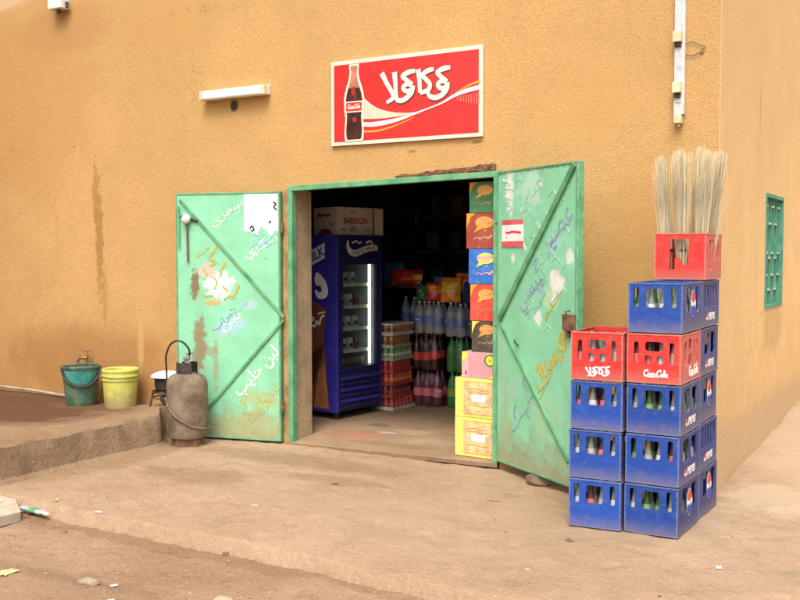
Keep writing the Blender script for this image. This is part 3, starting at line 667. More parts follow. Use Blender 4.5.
arm(Q, rp, [[(503, 180), (510, 183), (506, 187), (513, 189)], [(505, 196), (512, 199)], [(560, 285), (556, 295), (550, 303)]], 0.018, M_pw)
# small notice pasted on the right leaf
mb = MB(); c = [Q(502.5, 219), Q(524, 219), Q(523.5, 247), Q(502.5, 247.5)]; x0, x1 = c[0].x, c[1].x; y0, y1 = c[2].y, c[1].y
mb.box((x0, y0, 0.0025), (x1, y1, 0.0045)); mb.box((x0, y1-0.035, 0.0047), (x1, y1, 0.0055), mi=1); mb.box((x0, y0, 0.0047), (x1, y0+0.042, 0.0055), mi=1)
ym = (y0+y1)/2
mb.stroke([(x0+0.05, ym+0.01), (x0+0.09, ym+0.004), (x0+0.14, ym+0.012), (x1-0.03, ym+0.004)], 0.014, 0.001, z0=0.0047, mi=2); mb.stroke([(x0+0.05, ym-0.03), (x0+0.07, ym-0.03)], 0.007, 0.001, z0=0.0047, mi=2, smooth=False)
paint_obj(rp, mb, [M_ink_white, worn('pinkish_red_print', (0.66, 0.11, 0.11), 0.5), M_ink_red], 'small white and red notice', 'notice')
mb = MB(); p = Q(572, 322); mb.box((p.x-0.055, p.y-0.055, 0.002), (p.x+0.050, p.y+0.05, 0.04)); mb.box((p.x-0.03, p.y-0.10, 0.01), (p.x+0.0, p.y-0.05, 0.03)); mb.tube([(p.x, p.y+0.02, 0.035), (p.x-0.01, p.y+0.07, 0.045), (p.x+0.02, p.y+0.075, 0.03)], 0.007, 6)
o = mb.build('lock_box', M_rust, rp, bevel=0.004); o.matrix_local = UV
mb = MB(); p = Q(518, 343); mb.tube([(p.x-0.03, p.y+0.02, 0.01), (p.x, p.y+0.01, 0.03), (p.x+0.02, p.y-0.02, 0.01)], 0.006, 6); o = mb.build('handle', M_dark, rp); o.matrix_local = UV
for zz in (0.3, 1.05, 1.8):
    mb = MB(); mb.tube([(-0.012, zz-0.05, 0.0), (-0.012, zz+0.05, 0.0)], 0.013, 8); o = mb.build('hinge', M_frame, rp); o.matrix_local = UV
# side window with staggered green bars
win = empty('window', (0, 0, 0), 0, bld)
M_wg = worn('window_green_paint', (0.075, 0.30, 0.20), 0.5, 0.3, 0.3, (0.3, 0.3, 0.18), scale=8, rand=False)
M_wd = worn('window_sheet_green', (0.05, 0.17, 0.12), 0.6, 0.4, 0.3, (0.2, 0.2, 0.12), scale=5, rand=False)
SM = fr((0, 0, 0), (0, 1, 0), (0, 0, 1))
mb = MB(); mb.shape([rect(WY0+0.001, WZ0+0.001, WY1-0.001, WZ1-0.001), rect(WY0+0.03, WZ0+0.03, WY1-0.03, WZ1-0.03)], 0.05, SM, z0=-0.045); mb.build('frame', M_wg, win)
mb = MB(); mb.box((WY0+0.001, WZ0+0.001, -0.10), (WY1-0.001, WZ1-0.001, -0.09), SM); mb.build('shutter', M_wd, win)
nb = 6
for i in range(nb):
    y = WY0 + 0.06 + (WY1-WY0-0.12)*i/(nb-1)
    mb = MB(); mb.box((y-0.008, WZ0+0.031, -0.035), (y+0.008, WZ1-0.031, -0.015), SM); mb.build('bar', M_wg, win)
M_cp = worn('bare_cross_piece', (0.50, 0.56, 0.42), 0.6, rand=False)
for i in range(nb-1):
    ya = WY0 + 0.06 + (WY1-WY0-0.12)*i/(nb-1); yb = ya + (WY1-WY0-0.12)/(nb-1)
    for z in ([1.30, 1.56, 1.84] if i % 2 else [1.42, 1.60, 1.98]):
        mb = MB(); mb.box((ya+0.009, z-0.008, -0.032), (yb-0.009, z+0.008, -0.012), SM); mb.build('cross_piece', M_cp, win)

blk_ = thing('added_sky_blocker', 'added unseen mud-plastered block left of the shop, cutting off sky light', 'building', (-7.9, -5.6, -0.1))  # added out of view to block sky and dim the left facade
mb = MB(); mb.box((-5.0, -5.0, -0.2), (0.0, 4.6, 6.2)); mb.build('wall', worn('sky_blocker_plaster', (0.30, 0.19, 0.11), 0.95, 0.25, scale=2.0, bump=0.5), blk_)
mb = MB(); mb.box((-5.1, -5.1, 6.201), (0.15, 4.7, 6.35)); mb.build('roof', M_roof, blk_)

# ------------------------------------------------------------------ sign over the door
SM_ = Matrix.Translation((0, 0, 0))
sg = thing('shop_sign', 'red cola sign with a bottle picture and white lettering above the door', 'sign', (-2.364, -0.004, 2.789))
SW, SH = 0.672, 0.333
G = fr((0, 0, 0), (1, 0, 0), (0, 0, 1))
def G_(px, py): p = atY(px, py, -0.025); return Vector((p.x+2.364, p.z-2.789))
mb = MB(); mb.box((-SW, -SH, 0.0), (SW, SH, 0.022), G); mb.build('panel', worn('cream_sign_border', (0.78, 0.72, 0.55), 0.4, 0.1, 0.2, scale=6), sg, bevel=0.002)
m = NT('sign_red'); v = m.coords(); m.color(m.mix(m.ramp(m.noise(v, 2.0), 0.3, 0.7), (0.56, 0.022, 0.020), (0.63, 0.032, 0.028))); m.rough(0.32)
mb = MB(); mb.box((-SW+0.03, -SH+0.03, 0.0222), (SW-0.03, SH-0.03, 0.0242), G); mb.build('red_field', m.m, sg)
Zs = 0.0244
# waves
lo, hi = -SW+0.031, SW-0.031
def band(up, dn, th, mi, mb, z): 
    a = spline([Vector(G_(*p)) for p in up], 8); b = spline([Vector(G_(*p)) for p in dn], 8)
    cl = lambda p: (max(lo, min(hi, p.x)), p.y)
    mb.shape([[cl(p) for p in a] + [cl(p) for p in reversed(b)]], th, G, mi, z)
mb = MB()
band([(356, 93), (363, 97), (371, 104), (380, 109), (392, 112), (406, 113), (418, 112)], [(356, 119), (366, 119), (380, 118.5), (394, 117), (406, 115), (418, 112.5)], 0.0006, 0, mb, Zs)
band([(432, 107), (444, 101.5), (456, 96), (468, 92), (480, 90)], [(432.4, 108), (444, 103), (456, 101.5), (468, 102), (480, 106)], 0.0006, 0, mb, Zs)
mb.build('dotted_wave', worn('sign_pale_wave', (0.74, 0.64, 0.47), 0.4, 0.1), sg)
mb = MB()
for i in range(16):
    x = 362 + i*3.0; yt = 98 + 13.5*min(1, i/9)**0.8 + 1; mb.stroke([G_(x, yt), G_(x+0.4, 117.5-i*0.12)], 0.004, 0.0004, G, 0, Zs+0.0007, smooth=False)
for i in range(9):
    x = 458 + i*2.7; mb.stroke([G_(x, 96.5-i*0.5), G_(x+0.2, 101+i*0.4)], 0.004, 0.0004, G, 0, Zs+0.0007, smooth=False)
mb.build('halftone', worn('sign_wave_lines', (0.60, 0.30, 0.22), 0.4), sg)
mb = MB()
mb.stroke([G_(*p) for p in ((361, 124), (372, 124.5), (386, 122.5), (400, 119), (414, 114), (428, 108.7), (442, 103), (454, 96), (466, 91), (480.5, 87.0))], [0.03, 0.036, 0.034, 0.026, 0.016, 0.010, 0.012, 0.022, 0.030, 0.034], 0.0008, G, 0, Zs+0.0012)
mb.build('white_wave', M_ink_white, sg)
mb = MB()
mb.stroke([G_(*p) for p in ((364, 131.5), (376, 131), (390, 127.5), (404, 122), (414, 117.5))], [0.016, 0.014, 0.010, 0.004], 0.0006, G, 0, Zs); mb.build('orange_wave', M_ink_orange, sg); mb = MB()
mb.stroke([G_(*p) for p in ((455, 93.5), (464, 88), (472, 84), (480.5, 81))], [0.004, 0.010, 0.014, 0.018], 0.0006, G, 0, Zs)
mb.build('orange_wave', M_ink_orange, sg)
# bottle picture
M_glint = worn('sign_red_glint', (0.36, 0.03, 0.022), 0.3)
bx = G_(354.5, 100).x; b0 = G_(354.5, 139.5).y; b1 = G_(354.5, 66).y; BH = b1-b0
def sil(s, o=0.0):
    prof = [(0.00, 0.105), (0.02, 0.125), (0.12, 0.135), (0.24, 0.125), (0.32, 0.120), (0.42, 0.135), (0.52, 0.142), (0.62, 0.125), (0.70, 0.098), (0.78, 0.066), (0.86, 0.050), (0.93, 0.048), (0.94, 0.055), (1.0, 0.055)]
    r = [(bx + (w*s+o)*BH, b0 + t*BH + (o*BH if t > 0.5 else -o*BH)) for t, w in prof]; l = [(2*bx - x, y) for x, y in reversed(r)]
    return r + l
mb = MB(); mb.shape([sil(1.0, 0.024)], 0.0008, G, 0, Zs+0.0025); ob_ = mb.build('bottle_outline', M_ink_cream, sg)
mb = MB(); mb.shape([sil(1.0)], 0.0006, G, 0, Zs+0.0036); mb.build('bottle_glass', worn('sign_bottle_glass', (0.52, 0.20, 0.12), 0.35, 0.35, scale=12), sg)
mb = MB(); body = [(x, y) for x, y in sil(0.93) if y < b0+BH*0.72]; mb.shape([body], 0.0006, G, 0, Zs+0.0044)
mb.build('bottle_cola', worn('sign_cola_brown', (0.055, 0.018, 0.012), 0.3, 0.5, scale=14), sg)
mb = MB(); mb.stroke([(bx-0.005, b0+BH*0.60), (bx-0.012, b0+BH*0.66), (bx-0.004, b0+BH*0.71)], 0.03, 0.0004, G, 0, Zs+0.0052); mb.build('bottle_glint', M_glint, sg); mb = MB(); mb.stroke([(bx, b0+BH*0.30), (bx+0.012, b0+BH*0.24)], 0.035, 0.0004, G, 0, Zs+0.0052, smooth=False); mb.build('bottle_glint', M_glint, sg); mb = MB(); mb.stroke([(bx+0.012, b0+BH*0.55), (bx+0.008, b0+BH*0.72)], 0.012, 0.0004, G, 0, Zs+0.0052, smooth=False)
mb.build('bottle_glint', M_glint, sg)
mb = MB(); y = b0+BH*0.445; mb.shape([rrect(bx-0.138*BH, y-0.075*BH, bx+0.138*BH, y+0.075*BH, 0.01)], 0.0004, G, 0, Zs+0.0056); mb.shape([rrect(bx-0.128*BH, y-0.060*BH, bx+0.128*BH, y+0.060*BH, 0.01)], 0.0004, G, 1, Zs+0.0062)
def cola_script(mb, M, w, mi=0, z0=0.0, th=0.0015, wt=1.0):
    """flowing white script, drawn 0..1 wide"""
    s = w
    def st(pts, k=1.0): mb.stroke([(p[0]*s, p[1]*s) for p in pts], 0.036*s*k*wt, th, M, mi, z0)
    def cap(x): st([(x+0.19, 0.215), (x+0.13, 0.27), (x+0.05, 0.22), (x+0.015, 0.11), (x+0.065, 0.015), (x+0.165, 0.045)], 1.15)
    def o(x): st([(x+0.042*math.sin(t), 0.072 + 0.066*math.cos(t)) for t in [0.3+6.3*q/8 for q in range(9)]], 0.9)
    def a_(x): o(x); st([(x+0.042, 0.14), (x+0.042, 0.03), (x+0.07, 0.01)], 0.9)
    cap(0.0); o(0.225)
    st([(0.355, 0.115), (0.315, 0.135), (0.285, 0.07), (0.315, 0.008), (0.362, 0.035)], 0.9)
    a_(0.42); st([(0.50, 0.085), (0.545, 0.09)], 0.8)
    cap(0.55); o(0.775)
    st([(0.865, 0.03), (0.885, 0.27), (0.862, 0.25), (0.86, 0.04), (0.885, 0.01)], 0.9)
    a_(0.945)
    st([(0.12, 0.0), (0.30, -0.03), (0.50, -0.01), (0.62, -0.02)], 0.5)
cola_script(mb, G @ Matrix.Translation((bx-0.10*BH, y-0.022*BH, 0)), 0.20*BH, 0, Zs+0.0066, 0.0004, 1.3)
mb.build('bottle_label', [M_ink_cream, M_ink_red], sg)
# lettering, cream with a dark edge
def cola_arabic(mb, f, w, th, M, mi, z0):
    # hand-lettered connected script, pen strokes in the units of the traced drawing
    def st(pts, ws): mb.stroke([f(*p) for p in pts], [w*q for q in ws], th, M, mi, z0)
    st([(526, 86), (480, 95), (436, 120), (462, 152), (503, 186)], [0.8, 1.15, 0.95, 1.0, 1.0])
    st([(503, 186), (462, 182), (440, 208), (462, 232), (496, 222), (506, 196), (500, 238), (470, 276), (425, 297), (385, 288), (372, 262)], [0.9, 1, 1, 1, 1, 1.1, 1.15, 1.15, 1.15, 1.0, 0.8])
    st([(412, 98), (370, 110), (332, 140), (356, 168), (384, 205), (372, 244), (318, 264)], [0.8, 1.1, 0.95, 1, 1.05, 1.1, 0.9])
    st([(303, 100), (312, 180), (316, 262)], [1.2, 1.0, 0.95])
    st([(282, 110), (238, 120), (194, 146), (220, 174), (262, 208)], [0.8, 1.15, 0.95, 1.0, 1.0])
    st([(262, 208), (220, 204), (198, 230), (220, 252), (254, 244), (265, 218), (256, 262), (222, 300), (185, 318), (160, 312), (150, 286), (146, 205), (139, 120)], [0.9, 1, 1, 1, 1, 1.1, 1.15, 1.15, 1.1, 1.05, 1.0, 1.05, 1.3])
    st([(50, 126), (84, 196), (128, 276), (122, 306), (84, 332)], [1.3, 1.05, 1.0, 1.0, 0.7])
mb = MB(); sgn = lambda x, y: G_(375+x/6.957, 55+y/6.957)
cola_arabic(mb, lambda x, y: sgn(x+5, y+7), 0.037, 0.0008, G, 0, Zs+0.0012)
cola_arabic(mb, sgn, 0.034, 0.0008, G, 1, Zs+0.0024)
mb.build('lettering', [worn('lettering_shadow', (0.20, 0.045, 0.02), 0.5), M_ink_cream], sg)

# ------------------------------------------------------------------ lamps on the facade
wl1 = thing('wall_lamp', 'short horizontal white strip lamp on the wall left of the sign', 'lamp', (-4.02, -0.002, 2.965))
mb = MB(); mb.box((-0.355, -0.045, 0.0), (0.355, 0.035, 0.05), FAC); mb.build('housing', M_white, wl1, bevel=0.006)
mb = MB(); mb.box((-0.325, -0.05, 0.051), (0.325, 0.03, 0.095), FAC); mb.build('diffuser', worn('opal_diffuser', (0.82, 0.80, 0.76), 0.35, 0.08, 0.15), wl1, bevel=0.018, seg=4)
for s in (-1, 1):
    mb = MB(); mb.box((s*0.342-0.016, -0.05, 0.051), (s*0.342+0.016, 0.03, 0.09), FAC); mb.build('end_cap', M_cream, wl1, bevel=0.006)
wl2 = thing('wall_lamp', 'tall vertical strip lamp with bare dirty fitting near the building corner', 'lamp', (-0.256, -0.002, 2.45), 0.0)
M_batt = worn('dirty_batten_white', (0.70, 0.69, 0.66), 0.5, 0.3, 0.55, (0.22, 0.18, 0.14), scale=14)
mb = MB(); mb.box((-0.034, 0.06, 0), (0.034, 1.30, 0.035), FAC); mb.build('batten', M_batt, wl2, bevel=0.004)
mb = MB(); mb.box((-0.020, 0.14, 0.0355), (0.016, 0.46, 0.040), FAC); mb.box((-0.018, 0.52, 0.0355), (0.016, 1.2, 0.040), FAC); mb.build('cover_plate', worn('worn_plate', (0.62, 0.64, 0.66), 0.35, 0.35, 0.5, (0.10, 0.09, 0.08), scale=22), wl2)
for z in (0.20, 0.53):
    mb = MB(); mb.box((-0.036, z, 0.036), (0.020, z+0.07, 0.075), FAC); mb.box((-0.03, z-0.03, 0.036), (0.014, z-0.002, 0.055), FAC, 1); mb.build('tube_clip', [M_cream, M_dark], wl2, bevel=0.003)
mb = MB(); mb.box((-0.030, 0.0, 0.0), (0.022, 0.058, 0.06), FAC); mb.tube([FAC @ Vector((0, -0.02, 0.03)), FAC @ Vector((0, 0.0, 0.03))], 0.012, 8); mb.build('end_holder', M_cream, wl2, bevel=0.006)
p = atY(58, 4, -0.07)
jb = thing('junction_box', 'small white box fitting high on the wall at the far left', 'box', (p.x, -0.002, p.z))
mb = MB(); mb.box((-0.10, -0.05, 0), (0.085, 0.16, 0.11), FAC); mb.build('cover', M_white, jb, bevel=0.008)
mb = MB(); mb.tube([FAC @ Vector((0.0, -0.05, 0.06)), FAC @ Vector((0.0, -0.085, 0.06))], 0.020, 10); mb.tube([FAC @ Vector((0.105, 0.0, 0.05)), FAC @ Vector((0.105, -0.045, 0.05))], 0.015, 8); mb.bar(FAC @ Vector((0.086, 0.0, 0.05)), FAC @ Vector((0.115, 0.0, 0.05)), 0.02, 0.02); mb.build('cable_gland', M_dark, jb)

# ------------------------------------------------------------------ things on the platform
gb = thing('bucket', 'dirty green bucket with a dark wire handle under the tap', 'bucket', (-5.66, -0.30, 0.205))
M_gb = worn('dirty_green_plastic', (0.045, 0.16, 0.10), 0.55, 0.4, 0.75, (0.19, 0.14, 0.085), scale=9)
M_gbi = worn('teal_plastic', (0.03, 0.26, 0.22), 0.45, 0.3, 0.25, scale=8)
mb = MB(); mb.lathe([(0.135, 0.0), (0.14, 0.02), (0.168, 0.33)], 32, cap1=False); mb.lathe([(0.160, 0.33), (0.133, 0.02)], 32, cap0=False, cap1=True); mb.build('body', M_gb, gb)
mb = MB(); mb.lathe([(0.1665, 0.335), (0.180, 0.335), (0.182, 0.352), (0.170, 0.36), (0.159, 0.352), (0.160, 0.335)], 32, cap0=False, cap1=False); mb.build('rim', worn('dark_green_rim', (0.03, 0.09, 0.07), 0.5, 0.3, 0.4), gb)
# teal clean patch hanging rag-like below the handle on the camera side
va = math.atan2(-6.3, 7.15)
mb = MB(); vs = []; nn = 14
for i in range(nn+1):
    t = -1 + 2*i/nn; a = va + t*1.05
    for k in range(5):
        z = 0.325 - k/4*0.13*(1 - t*t)**0.6; r = 0.1425 + 0.028*(z-0.02)/0.31 + 0.0015
        vs.append((r*math.cos(a), r*math.sin(a), z))
mb.add(vs, [(i*5+k, i*5+k+1, (i+1)*5+k+1, (i+1)*5+k) for i in range(nn) for k in range(4)], smooth=True); mb.build('clean_patch', M_gbi, gb)
mb = MB(); pts = []
for i in range(17):
    t = -1 + 2*i/16; a = va + t*1.22; z = 0.335 - 0.155*(1-t*t)**0.7; r = 0.158 + 0.022*max(0, (z-0.1)/0.25); pts.append((r*math.cos(a)*1.03, r*math.sin(a)*1.03, z))
mb.tube(pts, 0.009, 7); mb.build('handle', M_dark, gb)
yb = thing('bucket', 'yellow plastic bucket with ribbed top standing beside the green bucket', 'bucket', (-5.215, -0.24, 0.203))
m = NT('yellow_bucket_plastic'); v = m.coords(); sp = m.node('ShaderNodeSeparateXYZ'); m.link(v, sp.inputs[0])
nz = m.noise(v, 12.0, 6, 0.7); col = m.mix(m.ramp(nz, 0.3, 0.7), (0.50, 0.50, 0.10), (0.60, 0.60, 0.14))
low = m.math('ADD', sp.outputs[2], m.math('MULTIPLY', m.math('SUBTRACT', nz, 0.5), 0.3)); col = m.mix(m.ramp(low, 0.02, 0.2, 0.8, 0.0), col, (0.36, 0.24, 0.13)); col = m.mix(m.ramp(m.noise(v, 5), 0.5, 0.75, 0, 0.4), col, (0.42, 0.36, 0.14)); m.color(col); m.rough(0.5)
mb = MB(); mb.lathe([(0.138, 0.0), (0.142, 0.012), (0.155, 0.25), (0.164, 0.252), (0.164, 0.262), (0.156, 0.264), (0.157, 0.285), (0.166, 0.287), (0.166, 0.298), (0.158, 0.30), (0.159, 0.325), (0.165, 0.33), (0.166, 0.345), (0.160, 0.352), (0.152, 0.345), (0.134, 0.02)], 36); mb.build('body', m.m, yb)
mb = MB(); pts = [(0.163*math.cos(a), 0.163*math.sin(a), 0.292 - 0.02*math.sin((a-va+1.3)/2.6*math.pi)) for a in [va-1.3+2.6*i/14 for i in range(15)]]; mb.tube([Vector(p)*1.03 for p in pts], 0.003, 5); mb.build('handle', worn('handle_wire', (0.40, 0.36, 0.15), 0.5), yb)
tp = thing('water_tap', 'rusty water tap rising on a pipe behind the green bucket', 'tap', (-5.84, -0.07, 0.2))
mb = MB(); mb.tube([(0, 0, 0), (0, 0, 0.40)], 0.016, 10); mb.build('riser_pipe', M_rust, tp)
M_brass = worn('tarnished_brass', (0.30, 0.20, 0.10), 0.45, 0.4, metal=0.6, scale=20)
mb = MB(); mb.tube([(0.0, 0, 0.40), (-0.02, -0.01, 0.405), (-0.06, -0.03, 0.40), (-0.078, -0.04, 0.375), (-0.08, -0.042, 0.345)], [0.020, 0.018, 0.016, 0.014, 0.013], 10); mb.lathe([(0.014, 0.40), (0.018, 0.43), (0.010, 0.45)], 10); mb.build('spout', M_brass, tp)
mb = MB(); mb.tube([(0, 0, 0.44), (0, 0, 0.465)], 0.006, 6); mb.bar((-0.035, -0.02, 0.468), (0.035, 0.02, 0.468), 0.012, 0.008); mb.build('handle', M_rust, tp)
mb = MB(); mb.tube([(-11.0, -0.04, 0.235), (-7.2, -0.05, 0.238), (-6.6, -0.075, 0.236), (-6.05, -0.12, 0.224), (-5.86, -0.09, 0.222)], 0.014, 8)
tag(mb.build('water_pipe', worn('grey_dusty_pipe', (0.36, 0.30, 0.23), 0.7, 0.3, 0.5)), 'thin grey water pipe lying along the foot of the wall', 'pipe')
SX, SY = -4.715, -0.165
stv = thing('stove', 'small dark gas burner stand beside the gas cylinder', 'stove', (SX, SY, 0.236))
for a in (45, 135, 225, 315):
    mb = MB(); c, s = math.cos(R(a)), math.sin(R(a)); mb.bar((0.15*c, 0.15*s, 0.0), (0.12*c, 0.12*s, 0.135), 0.016, 0.016); mb.build('leg', M_dark, stv)
mb = MB(); mb.lathe([(0.125, 0.13), (0.135, 0.13), (0.135, 0.145), (0.125, 0.145)], 20, cap0=False, cap1=False); mb.lathe([(0.125, 0.08), (0.128, 0.08), (0.128, 0.09), (0.125, 0.09)], 20, cap0=False, cap1=False)
for a in (0, 60, 120): mb.bar((-0.13*math.cos(R(a)), -0.13*math.sin(R(a)), 0.14), (0.13*math.cos(R(a)), 0.13*math.sin(R(a)), 0.14), 0.012, 0.010)
mb.build('ring', M_dark, stv)
mb = MB(); mb.lathe([(0.03, 0.02), (0.06, 0.05), (0.065, 0.09), (0.03, 0.10)], 16); mb.tube([(0.05, 0, 0.06), (0.16, -0.04, 0.05)], 0.012, 7); mb.build('burner', M_rust, stv)
pot = thing('cooking_pot', 'sooty black cooking pot on the gas burner stand', 'pot', (SX, SY, 0.382))
mb = MB(); mb.lathe([(0.085, 0.0), (0.105, 0.02), (0.112, 0.11), (0.118, 0.116), (0.108, 0.118), (0.10, 0.02)], 24); mb.build('body', worn('soot', (0.022, 0.017, 0.015), 0.7, 0.4, 0.3, (0.12, 0.08, 0.05), scale=20), pot)
bw = thing('bowl', 'shiny white enamel bowl covering the black cooking pot', 'bowl', (SX, SY, 0.503))
mb = MB(); mb.lathe([(0.140, 0.0), (0.143, 0.005), (0.132, 0.022), (0.10, 0.040), (0.06, 0.050), (0.0, 0.053)], 28, cap0=False, cap1=False); mb.build('shell', plain('white_enamel', (0.85, 0.85, 0.86), 0.2), bw)
# gas cylinder
gc = thing('gas_cylinder', 'rusty brown gas cylinder with a black hose in front of the left door leaf', 'gas cylinder', (-4.19, -0.475, 0.0))
M_cyl = worn('rusty_cylinder_paint', (0.185, 0.132, 0.082), 0.8, 0.4, 0.7, (0.275, 0.205, 0.135), scale=7, bump=0.4)
mb = MB(); mb.lathe([(0.12, 0.055), (0.165, 0.07), (0.178, 0.10), (0.178, 0.485), (0.17, 0.525), (0.145, 0.552), (0.10, 0.572), (0.03, 0.578)], 36, jit=0.02); mb.build('tank', M_cyl, gc); gc.scale = (0.95, 0.95, 1.05)
mb = MB(); mb.lathe([(0.135, 0.0), (0.14, 0.0), (0.14, 0.075), (0.135, 0.075)], 28, cap0=False, cap1=False); mb.build('foot_ring', M_rust, gc)
mb = MB()
for a0, a1 in ((20, 160), (200, 340)):
    vs = []; k = 14
    for i in range(k+1):
        a = R(a0 + (a1-a0)*i/k)
        for r, z in ((0.092, 0.568), (0.092, 0.66), (0.084, 0.66), (0.084, 0.568)): vs.append((r*math.cos(a), r*math.sin(a), z))
    mb.add(vs, [(i*4+q, i*4+(q+1) % 4, (i+1)*4+(q+1) % 4, (i+1)*4+q) for i in range(k) for q in range(4)])
mb.build('valve_guard', M_dark, gc)
mb = MB(); mb.lathe([(0.03, 0.575), (0.03, 0.62), (0.022, 0.625), (0.022, 0.68), (0.036, 0.685), (0.036, 0.70), (0.015, 0.705)], 14); mb.tube([(0, 0, 0.65), (0.06, -0.04, 0.665)], 0.014, 8); mb.tube([(0.0, 0, 0.70), (-0.03, 0.02, 0.725), (0.045, 0.03, 0.73)], 0.009, 6); mb.build('valve', worn('grey_valve', (0.30, 0.26, 0.21), 0.5, 0.3, 0.4, metal=0.3), gc)
ux, uy = math.cos(YAW), math.sin(YAW)
mb = MB(); pts = [(0.02*ux, 0.02*uy, 0.70), (0.02*ux, 0.02*uy, 0.76), (-0.03*ux, -0.03*uy, 0.815), (-0.09*ux, -0.09*uy, 0.83), (-0.15*ux, -0.15*uy, 0.79), (-0.183*ux, -0.183*uy, 0.70), (-0.186*ux, -0.186*uy+0.01, 0.60), (-0.192*ux, -0.192*uy+0.02, 0.48), (-0.25, 0.0, 0.33), (-0.36, 0.17, 0.30), (-0.42, 0.23, 0.30)]
mb.tube(spline([Vector(p) for p in pts], 6), 0.0085, 8); mb.build('hose', M_black, gc)
mb = MB(); pts = []
for i in range(25):
    t = i/24; a = va - 1.45 + 2.9*t; r = 0.192; z = 0.30 - 0.18*math.sin(math.pi*min(1, t*1.25)**0.8) if t < 0.8 else 0.12 + 0.01*(t-0.8)
    z = 0.27*(1-t)**2.2 + 0.115 + 0.03*t*t
    pts.append((r*math.cos(a), r*math.sin(a), z))
mb.tube(spline([Vector(p) for p in pts], 3), 0.007, 7); mb.build('loop', worn('grey_hose', (0.12, 0.10, 0.085), 0.6, 0.3, 0.5), gc)

# ------------------------------------------------------------------ crates
CW, CD, CH = 0.306, 0.438, 0.285
def crate_plastic(name, c, scuff, fade, amt, rough):
    m = NT(name); v0 = m.coords(); v = m.coords(True)
    rv = m.node('ShaderNodeObjectInfo').outputs['Random']
    sp = m.node('ShaderNodeSeparateXYZ'); m.link(v0, sp.inputs[0])
    def edge(sock, lo_, hi_): return m.math('MINIMUM', m.math('ABSOLUTE', m.math('SUBTRACT', sock, lo_)), m.math('ABSOLUTE', m.math('SUBTRACT', sock, hi_)))
    ex, ey, ez = edge(sp.outputs[0], 0.0, CW), edge(sp.outputs[1], 0.0, CD), edge(sp.outputs[2], 0.0, CH-0.006)
    # second smallest of the three distances = distance to the nearest edge of the box
    mn = m.math('MINIMUM', m.math('MAXIMUM', ex, ey), m.math('MINIMUM', m.math('MAXIMUM', ex, ez), m.math('MAXIMUM', ey, ez)))
    n1 = m.noise(v, 22.0, 6, 0.7); n2_ = m.noise(v, 90.0, 4, 0.7); sc = m.noise(m.mapped(v, 10, 10, 130), 1.0, 4, 0.7); sv = m.noise(m.mapped(v, 120, 120, 9), 1.0, 4, 0.7)
    dark = tuple(x*0.74 for x in c); lite = tuple(min(1, x*1.16) for x in c)
    col = m.mix(rv, dark, lite)
    col = m.mix(m.ramp(n1, 0.42, 0.74, 0.0, amt), col, fade)
    col = m.mix(m.ramp(sc, 0.62, 0.72, 0.0, 0.45), col, scuff); col = m.mix(m.ramp(sv, 0.64, 0.74, 0.0, 0.35), col, scuff)
    col = m.mix(m.ramp(m.math('ADD', mn, m.math('MULTIPLY', m.math('SUBTRACT', n2_, 0.5), 0.030)), -0.002, 0.012, 0.72, 0.0), col, scuff)
    low = m.math('ADD', sp.outputs[2], m.math('MULTIPLY', m.math('SUBTRACT', n1, 0.5), 0.16))
    col = m.mix(m.ramp(low, 0.0, 0.09, 0.40, 0.0), col, (0.27, 0.21, 0.17))
    col = m.mix(m.ramp(n2_, 0.66, 0.75, 0.0, 0.5), col, tuple(x*0.35 for x in c))
    m.color(col); m.rough(m.ramp(n1, 0.3, 0.7, rough-0.1, rough+0.15)); m.bump(m.math('ADD', m.math('ADD', n1, n2_), sc), 0.16, 0.003); return m.m
M_cb = crate_plastic('scuffed_blue_plastic', (0.009, 0.058, 0.325), (0.18, 0.24, 0.40), (0.035, 0.10, 0.36), 0.55, 0.45)
M_cbs = crate_plastic('sun_faded_blue_plastic', (0.060, 0.070, 0.215), (0.27, 0.25, 0.30), (0.20, 0.18, 0.24), 0.85, 0.65)
M_cbd = crate_plastic('dusty_blue_plastic', (0.022, 0.038, 0.20), (0.20, 0.20, 0.28), (0.12, 0.12, 0.20), 0.7, 0.6)
M_cr = crate_plastic('scuffed_red_plastic', (0.60, 0.027, 0.022), (0.66, 0.30, 0.24), (0.62, 0.10, 0.075), 0.5, 0.42)
M_crs = crate_plastic('sun_faded_red_plastic', (0.56, 0.10, 0.075), (0.66, 0.38, 0.30), (0.60, 0.26, 0.19), 0.8, 0.6)
TH = 0.011
FR = lambda: fr((0, TH, 0), (1, 0, 0), (0, 0, 1))                        # front wall plane
RT = lambda: fr((CW-TH, TH, 0), (0, 1, 0), (0, 0, 1))                    # right wall plane
def crate_body(front_holes, side_holes, mats):
    mb = MB()
    mb.shape([rrect(0, 0, CW, CH-0.004, 0.008)] + front_holes, TH, FR())
    mb.shape([rrect(0, 0, CW, CH-0.004, 0.008)] + [rrect(0.06, 0.15, CW-0.06, 0.24, 0.02)], TH, fr((0, CD, 0), (1, 0, 0), (0, 0, 1)))
    D = CD-2*TH
    mb.shape([rect(0, 0.001, D, CH-0.005)] + side_holes, TH, RT(), 1)
    mb.shape([rect(0, 0.001, D, CH-0.005)] + side_holes, TH, fr((0, TH, 0), (0, 1, 0), (0, 0, 1)), 0)
    mb.box((TH, TH, 0.004), (CW-TH, CD-TH, 0.014))
    # rim and foot bands standing 2.5 mm proud
    for z0, z1 in ((CH-0.012, CH-0.0045), (0.002, 0.010)):
        mb.box((0.001, -0.0035, z0), (CW-0.001, -0.0002, z1)); mb.box((CW+0.0002, 0.001, z0), (CW+0.0035, CD-0.001, z1), mi=1)
    # bottle dividers, low inside
    for i in range(1, 4): x = CW*i/4; mb.box((x-0.0015, TH+0.001, 0.0145), (x+0.0015, CD-TH-0.001, 0.11))
    return mb
def hole(x0, x1, y0, y1, r=0.010): return rrect(x0*CW, y0*CH, x1*CW, y1*CH, r)
